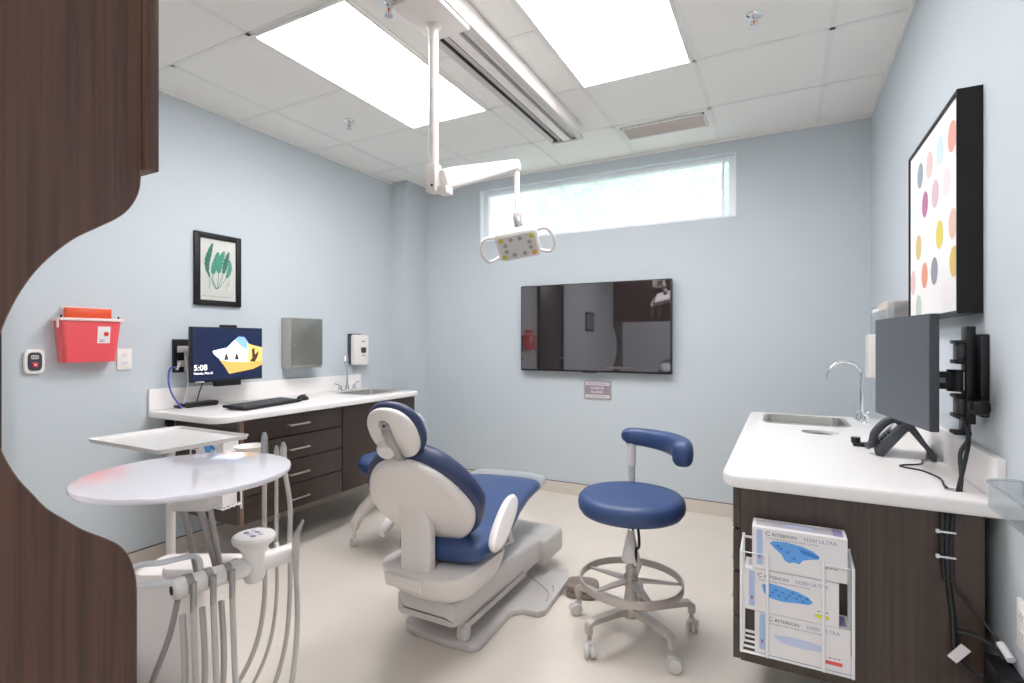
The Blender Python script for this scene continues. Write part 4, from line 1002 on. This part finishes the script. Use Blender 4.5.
    obj('headrest_bracket', br, r)
    sx = -1 if (MH @ Vector((.1, 0, 0))).x > (MH.translation).x else 1
    obj('adjusting_knob', MB().lathe([(.034, 0), (.036, .006), (.034, .022), (.028, .03), (.001, .033)], MH @ Vector((sx*.034, -.055, .04)), PLASTW, axis=(MH.to_3x3() @ Vector((0, 0, 1)))), r)
    # armrests
    for s_, nm in ((1, 0), (-1, 1)):
        d = Vector((0, .26, .145)).normalized(); c = Vector((s_*.255, .135, .497))
        MA = MU @ frame(c, d, Vector((-s_*.45, -.4, .8)))
        zz = MA.to_3x3() @ Vector((0, 0, 1))
        out = ell(.150, .038, 36, p=2.6)
        obj('armrest', MB().pillow(out, .04, PLASTW, MA @ Matrix.Translation((0, 0, -.02)), edge=.018), r, ang=60)
        b0 = MU @ Vector((s_*.248, .16, .50)); b1 = MU @ Vector((s_*.245, .26, .375)); b2 = MU @ Vector((s_*.16, .20, .345))
        obj('armrest_bracket', MB().tube([b0, b1, b2], .016, PLASTG, smooth=False, seg=8), r)
    obj('hose', MB().tube([(-1.13, 2.26, .14), (-1.09, 2.34, .07), (-1.05, 2.36, .036), (-1.01, 2.32, .034), (-.99, 2.25, .034)], .0025, METALG, seg=6), r)
dental_chair()
r = thing('foot_pedal', 'brown-grey foot pedal on the floor between dental chair and stool', 'foot pedal', (-.885, 2.46, 0))
MPd = Matrix.Translation((-.885, 2.46, 0)) @ Matrix.Rotation(math.radians(18), 4, 'Z')
obj('base', MB().prism(ell(.085, .07, 28, p=3.2), .026, PEDAL, MPd, bev=.004), r)
obj('treadle', MB().prism(ell(.08, .064, 28, p=3), .030, PEDAL, MPd @ Matrix.Translation((0, 0, .028)) @ Matrix.Rotation(math.radians(2), 4, 'X'), bev=.008), r)
obj('cord', MB().tube([MPd @ Vector((-.08, -.01, .012)), MPd @ Vector((-.115, -.05, .005)), (-1.0, 2.31, .006), (-1.0, 2.36, .03), (-1.02, 2.40, .036)],   .003, METALG, seg=6), r)

# ------------------------------------------------------------------ operator stools
def stool_upper(r, cx, cy, zs, ang, rad=.212):
    """seat at top height zs and the curved body support; ang = view heading of its open side"""
    prof = [(.001, zs-.088), (rad*.80, zs-.088), (rad*.93, zs-.080), (rad*.985, zs-.062), (rad, zs-.042), (rad*.985, zs-.02), (rad*.93, zs-.006), (rad*.84, zs), (rad*.6, zs-.006), (rad*.3, zs-.012), (.001, zs-.014)]
    obj('seat', MB().lathe(prof, (cx, cy, 0), BLUE, seg=48), r, ang=60)
def backrest(r, cx, cy, z, a0, a1, rad, post_a):
    rs = []; N = 40
    for k in range(N+1):
        q = (1-math.cos(PI*k/N))/2; a = math.radians(a0+(a1-a0)*q); rr = rad*(1-.06*q)
        u_ = min(q, 1-q); e = math.sqrt(max(.0025, 1-(1-u_/.09)**2)) if u_ < .09 else 1
        hh = (.037+.018*q)*e; tt = (.031+.012*q)*e
        c = Vector((cx+math.cos(a)*rr, cy+math.sin(a)*rr, z-.022*q)); d = Vector((math.cos(a), math.sin(a), 0))
        rs.append([c+d*p[0]*tt+Vector((0, 0, p[1]*hh)) for p in ell(1, 1, 18, p=2.8)])
    obj('backrest', MB().rings(rs, BLUE), r, ang=60)
    a = math.radians(post_a); x, y = cx+math.cos(a)*(rad-.005), cy+math.sin(a)*(rad-.005); x1, y1 = cx+math.cos(a)*.15, cy+math.sin(a)*.15
    obj('backrest_post', MB().tube([(cx+math.cos(a)*.06, cy+math.sin(a)*.06, .50), (x1+.01, y1, .50), (x-.0, y, .53), (x, y, .60)], .012, PLAST, seg=12).cyl((x, y, .57), (x, y, .70), .017, PLASTG).cyl((x, y, .68), (x, y, z-.01), .021, PLAST).box(x-.03, x+.03, y-.02, y+.02, z-.03, z-.02, PLAST, bev=.003), r)

def caster(parent, x, y, a, m=PLASTG):
    o = obj('caster', MB().cyl((x, y, .060), (x, y, .092), .009, METALG, seg=10).box(-.014, .016, -.012, .012, .044, .066, PLASTG, bev=.005, M=Matrix.Translation((x, y, 0)) @ Matrix.Rotation(a, 4, 'Z')), parent)
    M = Matrix.Translation((x, y, 0)) @ Matrix.Rotation(a, 4, 'Z')
    wv = MB()
    for s_ in (-1, 1):
        wv.lathe([(.012, -.009), (.024, -.009), (.0275, -.005), (.0275, .005), (.024, .009), (.008, .011)], M @ Vector((.012, s_*.013, .0275)), m, axis=M.to_3x3() @ Vector((0, 1, 0)), seg=20)
    obj('wheel', wv, o)

def stool():
    cx, cy = -.575, 2.195
    r = thing('operator_stool', 'navy round-seat operator stool with a silver foot ring', 'stool', (cx, cy, 0), 'navy rolling stools')
    stool_upper(r, cx, cy, .61, 0, .223)
    backrest(r, cx, cy, .815, 116, -8, .222, 104)
    obj('gas_column', MB().cyl((cx, cy, .10), (cx, cy, .30), .022, BRUSH).cyl((cx, cy, .30), (cx, cy, .50), .013, CHROME).lathe([(.012, .46), (.02, .42), (.038, .335), (.038, .325), (.03, .32)], (cx, cy, 0), PLAST), r)
    obj('height_lever', MB().tube([(cx+.01, cy, .50), (cx+.035, cy-.02, .47), (cx+.04, cy-.02, .40), (cx+.028, cy-.02, .38), (cx+.026, cy-.02, .33)], .006, BLACK, seg=8), r)
    zr, rr = .238, .212
    rg = MB(); rs = []
    for k in range(64):
        a = 2*PI*k/64; d = Vector((math.cos(a), math.sin(a), 0)); c = Vector((cx, cy, zr))+d*rr
        rs.append([c+d*p[0]+Vector((0, 0, p[1])) for p in rrect(-.004, .004, -.016, .016, .003, 2)])
    rg.rings(rs, BRUSH, closed=True)
    fr_ = obj('foot_ring', rg, r)
    for k in range(5):
        a = math.radians(20+72*k); d = Vector((math.cos(a), math.sin(a), 0)); n = Vector((-d.y, d.x, 0)); rs = []
        for u, w_, z_ in ((.02, .020, zr+.004), (.09, .016, zr+.002), (.16, .010, zr-.002), (rr-.002, .005, zr-.004)):
            c = Vector((cx, cy, z_))+d*u; rs.append([c+n*w_+Vector((0, 0, .004)), c-n*w_+Vector((0, 0, .004)), c-n*w_-Vector((0, 0, .004)), c+n*w_-Vector((0, 0, .004))])
        obj('spoke', MB().rings(rs, BRUSH), fr_)
    obj('hub', MB().lathe([(.001, .088), (.034, .090), (.042, .105), (.042, .135), (.03, .15), (.024, .20), (.024, .26), (.03, .262), (.03, .22)], (cx, cy, 0), BRUSH), r)
    for (x, y) in ((-.687, 1.985), (-.378, 2.035), (-.352, 2.345), (-.838, 2.268), (-.60, 2.455)):
        d = Vector((x-cx, y-cy, 0)); L = d.length; d.normalize(); n = Vector((-d.y, d.x, 0)); rs = []
        for u, w_, z0, z1 in ((.02, .020, .105, .135), (.10, .018, .112, .138), (L-.05, .016, .118, .142), (L-.012, .015, .118, .140), (L+.010, .014, .100, .128), (L+.014, .012, .090, .110)):
            c = Vector((cx, cy, 0))+d*u; rs.append([c+n*w_+Vector((0, 0, z1)), c-n*w_+Vector((0, 0, z1)), c-n*w_*.8+Vector((0, 0, z0)), c+n*w_*.8+Vector((0, 0, z0))])
        lg = MB().rings(rs, BRUSH)
        lg.cyl((x, y, .088), (x, y, .118), .015, BRUSH, seg=12)
        leg = obj('base_leg', lg, r, ang=50)
        caster(r, x, y, math.atan2(d.y, d.x)+.9)
stool()

def assistant_stool():
    cx, cy = -2.06, 2.44
    r = thing('assistant_stool', 'navy stool with arched white legs standing behind the dental chair', 'stool', (cx, cy, 0), 'navy rolling stools')
    stool_upper(r, cx, cy, .575, 0)
    backrest(r, cx, cy, .80, 160, 95, .19, 128)
    obj('gas_column', MB().cyl((cx, cy, .28), (cx, cy, .49), .02, PLASTG).lathe([(.05, .26), (.055, .30), (.03, .36), (.022, .38)], (cx, cy, 0), PLAST), r)
    for k in range(4):
        a = math.radians((193, 334, 40, 110)[k]); d = Vector((math.cos(a), math.sin(a), 0)); n = Vector((-d.y, d.x, 0)); rs = []
        P = [(.0, .345, .036), (.07, .345, .037), (.14, .31, .037), (.21, .235, .034), (.26, .155, .028), (.275, .115, .022)]
        for i, (u, z, w_) in enumerate(P):
            a_ = P[max(0, i-1)]; b_ = P[min(len(P)-1, i+1)]; t = (d*(b_[0]-a_[0])+Vector((0, 0, b_[1]-a_[1]))).normalized(); nn = t.cross(n)
            c = Vector((cx, cy, z))+d*u
            rs.append([c+n*p[0]*w_+nn*p[1]*w_*1.0 for p in ell(1, 1, 14, p=2.6)])
        obj('base_leg', MB().rings(rs, PLAST), r, ang=60)
        x, y = cx+d.x*.275, cy+d.y*.275
        o = obj('caster', MB().cyl((x, y, .05), (x, y, .125), .011, PLAST, seg=10), r)
        obj('wheel', MB().lathe([(.01, -.014), (.026, -.014), (.03, -.008), (.03, .008), (.026, .014), (.01, .014)], (x, y, .030), PLASTG, axis=n+d*.5, seg=20), o)
assistant_stool()

# ------------------------------------------------------------------ delivery unit in front
def delivery_unit():
    r = thing('delivery_unit', 'white dental delivery unit with round tray and hose bar', 'dental unit', (-1.40, .82, 0))
    TX, TY, TZ = -1.124, .668, .974
    rs = [(.001, -.013), (.185, -.013), (.197, -.011), (.2, -.007), (.2, -.002), (.1985, 0), (.195, .0005), (.001, .0005)]
    obj('round_tray', MB().lathe(rs, (TX, TY, TZ), mat('glossy_white_tray', '#d9d4db', .12, spec=.8, coat=.3), seg=72), r, ang=40)
    obj('tray_bracket', MB().box(-.040, .040, -.03, .03, .885, TZ-.014, PLASTG, bev=.006, M=Matrix.Translation((TX-.02, TY+.03, 0)) @ Matrix.Rotation(math.radians(28), 4, 'Z')).cyl((TX-.068, TY+.012, .91), (TX-.071, TY+.004, .91), .006, INK, seg=8), r)
    b = Vector((TX-.02, TY+.03, 0)); rt = Vector((.887, .462, 0))
    for o0, o1, w_ in ((-.032, -.022, .0065), (.004, .028, .008), (.026, .034, .006)):
        p0 = b+rt*o0+Vector((0, 0, .892)); p1 = b+rt*o1+Vector((-.03, .04, .71))
        obj('strut', MB().tube([p0, p1], w_, TUBED, smooth=False, seg=10), r)
    # flat arm and column
    obj('support_arm', MB().prism(rrect(-.10, .10, -.05, .05, .03), .03, PLAST, frame((-1.26, .80, .68), (.887, .462, 0), (-.462, .887, 0)), bev=.01), r)
    obj('column', MB().prism(rrect(-.085, .085, -.07, .07, .035), .68, PLAST, frame((-1.385, .80, 0), (.887, .462, 0), (-.462, .887, 0)), bev=.015), r)
    obj('floor_base', MB().prism(rrect(-.20, .20, -.19, .19, .06), .05, PLASTG, frame((-1.40, .83, 0), (.887, .462, 0), (-.462, .887, 0)), bev=.015), r)
    P0 = Vector((-1.118, .628, .738)); P1 = Vector((-1.062, .893, .738)); d = (P1-P0).normalized(); out = Vector((d.y, -d.x, 0))
    bar = MB().lathe([(.014, 0), (.020, .003), (.0215, .012), (.0215, (P1-P0).length-.012), (.019, (P1-P0).length-.003), (.001, (P1-P0).length)], P0, PLAST, axis=d)
    bar.cyl(P0-d*.0015, P0+d*.004, .0095, INK, seg=14)
    obj('holder_bar', bar, r)
    obj('bar_bracket', MB().cyl(P0+d*.13-out*.015, P0+d*.13-out*.09-Vector((0, 0, .01)), .02, PLAST), r)
    hdl = [P0+d*.015-out*.015+Vector((0, 0, .01)), P0-d*.03-out*.06+Vector((0, 0, .004)), P0-d*.055-out*.07+Vector((0, 0, .012)), P0-d*.045-out*.07+Vector((0, 0, .045)), P0+d*.0-out*.05+Vector((0, 0, .045)), P0+d*.05-out*.02+Vector((0, 0, .05)), P0+d*.06-out*.012+Vector((0, 0, .02))]
    obj('grab_handle', MB().tube(hdl, .006, MILKY, seg=10), r)
    # control pad on its conical neck
    c = P0+d*.165+out*.004; c = Vector((c.x, c.y, 0))
    pad = MB().lathe([(.001, .70), (.019, .702), (.024, .715), (.022, .745), (.024, .77), (.034, .785), (.043, .792), (.046, .798), (.046, .804), (.042, .809), (.001, .811)], c, PLAST, seg=36)
    cp = obj('control_pad', pad, r)
    for i in range(3):
        for j in range(2):
            q = c+Vector((-.018+i*.016+.003*j, -.006+j*.017-.003*i, .8095)); obj('button', MB().box(-.0055, .0055, -.004, .004, 0, .0025, GLB3 if (i+j) % 2 else INKL, bev=.001, M=Matrix.Translation(q) @ Matrix.Rotation(math.radians(30), 4, 'Z')), cp)
    # front holders
    ts = (.030, .068, .106)
    for t_ in ts:
        q = P0+d*t_
        MHk = frame(q, d, (0, 0, 1))
        hk = MB(); rs = []
        for k in range(9):
            a = math.radians(-20+k*20); s_ = -1 if (MHk.to_3x3() @ Vector((0, 0, 1))).dot(out) < 0 else 1
            rs.append([MHk @ Vector((x_, math.sin(a)*rr, s_*math.cos(a)*rr)) for x_, rr in ((-.0065, .0222), (.0065, .0222), (.0065, .0242), (-.0065, .0242))])
        obj('hose_holder', hk.rings(rs, METALG), r)
    # hanging hoses: the front three are looped pairs
    G = 'grey hoses hanging from the delivery unit'
    labs = ('grey looped hose hanging from the first holder, nearest the walnut panel', 'grey looped hose hanging from the middle holder', 'grey looped hose hanging from the holder next to the control pad')
    for k, t_ in enumerate(ts):
        q = P0+d*t_+out*.031
        P = [q+Vector((0, 0, .012)), q+Vector((0, 0, -.03)), q+out*.004+d*.004+Vector((0, 0, -.2)), q+out*.02+d*(.02 if k == 0 else .008)+Vector((0, 0, -.42)), q+out*.0-d*.01+Vector((0, 0, -.52)), q-out*.03-d*.02+Vector((0, 0, -.42)), q-out*.012-d*.012+Vector((0, 0, -.2)), q-out*.026-d*.012+Vector((0, 0, -.055))]
        h = thing('instrument_hose', labs[k], 'hose', q, G)
        obj('hose', MB().tube(P, .0062, TUBE, seg=10), h)
        obj('instrument_tip', MB().cyl(q+Vector((0, 0, -.045)), q+Vector((0, 0, .016)), .0062, METALG, r1=.0066, seg=12), h)
    q = P0+d*.012+Vector((0, 0, -.018))
    tag(obj('instrument_hose', MB().tube([q, q-d*.012-out*.02+Vector((0, 0, -.09)), q-d*.045-out*.05+Vector((0, 0, -.22)), q-d*.06-out*.07+Vector((0, 0, -.36)), q-d*.03-out*.10+Vector((0, 0, -.52))], .0058, TUBED, seg=10)), 'darker grey hose curving down from the bar end by the walnut panel', 'hose', G)
    # upright instruments at the far end
    ups = ((-1.164, .879, 1.010, .505, 'upright grey instrument behind the round tray, first from the control pad', .0070, 0),
           (-1.142, .897, .975, .505, 'upright grey instrument in the middle of the three behind the tray', .0055, 1),
           (-1.116, .916, .985, .505, 'upright grey instrument behind the tray rim, nearest the drawers', .0070, 2))
    for x, y, zt, zb, lab, rr, kk in ups:
        h = thing('dental_handpiece', lab, 'handpiece', (x, y, .7), 'upright instruments on the delivery unit')
        lean = (0, 0, .014)[kk]
        top = Vector((x-lean*.5, y-lean, zt)); mid = Vector((x, y, .74))
        obj('handpiece', MB().cyl(top, top-Vector((0, 0, .05)), rr*1.15, METALG if kk == 0 else TUBE, r1=rr*1.25, seg=14).cyl(top+Vector((0, 0, .012)), top, rr*.6, METALG, r1=rr*1.1, seg=12), h)
        sag = (Vector((-.035, -.07, .36)), Vector((-.03, -.055, .36)), Vector((-.02, -.03, .36)))[kk]
        obj('hose', MB().tube([top-Vector((0, 0, .045)), mid+Vector((0, 0, .1)), mid, Vector((x, y, .60)), Vector((x+sag.x*.3, y+sag.y*.3, .48)), Vector((x+sag.x*1.1, y+sag.y*1.1, .38)), Vector((x+sag.x*2.4, y+sag.y*2.4, .31)), Vector((x+sag.x*4, y+sag.y*3, .30))], rr*.82, TUBE, seg=10), h)
        obj('collar', MB().tube([P1-d*(.06-.02*kk)-out*.012, Vector((x, y, .738))], .006, PLAST, smooth=False, seg=8), h)
    q = P1-d*.018+out*.028
    h = thing('air_syringe', 'short grey syringe tip clipped at the far end of the hose bar', 'syringe', q, 'upright instruments on the delivery unit')
    obj('body', MB().cyl(q+Vector((0, 0, -.035)), q+Vector((0, 0, .045)), .0075, TUBE, r1=.0095, seg=12).cyl(q+Vector((0, 0, .045)), q+out*.012+d*.012+Vector((0, 0, .085)), .0085, METALG, r1=.003, seg=10), h)
    obj('hose', MB().tube([q+Vector((0, 0, -.03)), q+d*.004+Vector((0, 0, -.14)), q-d*.004+Vector((0, 0, -.26)), q-d*.03+Vector((0, 0, -.36)), q-d*.09-out*.02+Vector((0, 0, -.44)), q-d*.16-out*.05+Vector((0, 0, -.46))], .0062, TUBE, seg=10), h)
delivery_unit()

# second stand behind: rectangular milky tray and little bowl
def tray_stand():
    r = thing('tray_stand', 'milky rectangular tray on a thin white stand behind the round tray', 'tray stand', (-1.95, 1.07, 0))
    z = .900
    M = frame((-1.94, 1.085, z), (1, 0, 0), (0, 1, 0))
    rs = []
    for dx, dz in ((0, 0), (.004, .014), (.001, .014), (-.006, .004)):
        rs.append([M @ Vector((p[0], p[1], dz)) for p in rrect(-.215-dx, .215+dx, -.155-dx, .155+dx, .018, 5)])
    obj('tray', MB().rings(rs, mat('milky_tray', '#e9e6e2', .25, alpha=.82)), r)
    obj('post', MB().cyl((-1.91, 1.07, .05), (-1.91, 1.07, z), .014, PLAST).lathe([(.05, -.012), (.045, -.004), (.02, 0)], (-1.91, 1.07, z), PLASTG), r)
    obj('floor_base', MB().lathe([(.13, 0), (.135, .01), (.12, .025), (.03, .045), (.014, .07)], (-1.91, 1.07, 0), PLASTG), r)
    bc = Vector((-1.838, 1.325, .848))
    tag(obj('rinse_bowl', MB().lathe([(.018, -.04), (.03, -.036), (.050, -.010), (.058, 0), (.055, .001), (.045, -.010), (.024, -.03), (.001, -.032)], bc, PLAST, seg=36).tube([bc+Vector((0, 0, -.035)), bc+Vector((0, 0, -.05)), Vector((-1.85, 1.16, .80)), Vector((-1.905, 1.075, .80))], .008, PLASTG, seg=8)), 'small white bowl on an arm beside the milky tray', 'bowl')
tray_stand()

# ------------------------------------------------------------------ light, world, camera
wd = bpy.data.worlds.new('World'); SC.world = wd; wd.use_nodes = True
nt = wd.node_tree; bg = nt.nodes['Background']
sky = nt.nodes.new('ShaderNodeTexSky'); sky.sky_type = 'HOSEK_WILKIE'; sky.turbidity = 4; sky.sun_direction = (.3, -.5, .8)
mxw = nt.nodes.new('ShaderNodeMix'); mxw.data_type = 'RGBA'; mxw.inputs[0].default_value = .25; mxw.inputs[6].default_value = (.92, .96, 1.0, 1)
nt.links.new(sky.outputs['Color'], mxw.inputs[7]); nt.links.new(mxw.outputs[2], bg.inputs['Color']); bg.inputs['Strength'].default_value = 1.7

cam = bpy.data.cameras.new('camera'); co = bpy.data.objects.new('camera', cam); COL.objects.link(co)
co.location = (0, 0, 1.25); co.rotation_euler = (PI/2, 0, math.radians(27.526))
cam.sensor_width = 36; cam.lens = 521.14/1024*36; cam.clip_start = .02; cam.shift_y = .0007
SC.camera = co
SC.view_settings.view_transform = 'Standard'; SC.view_settings.look = 'None'; SC.view_settings.exposure = 1.28; SC.view_settings.gamma = 1.08
SC.cycles.max_bounces = 10; SC.cycles.diffuse_bounces = 6; SC.cycles.transparent_max_bounces = 16
SC.cycles.use_denoising = True
SC.cycles.sample_clamp_indirect = 6
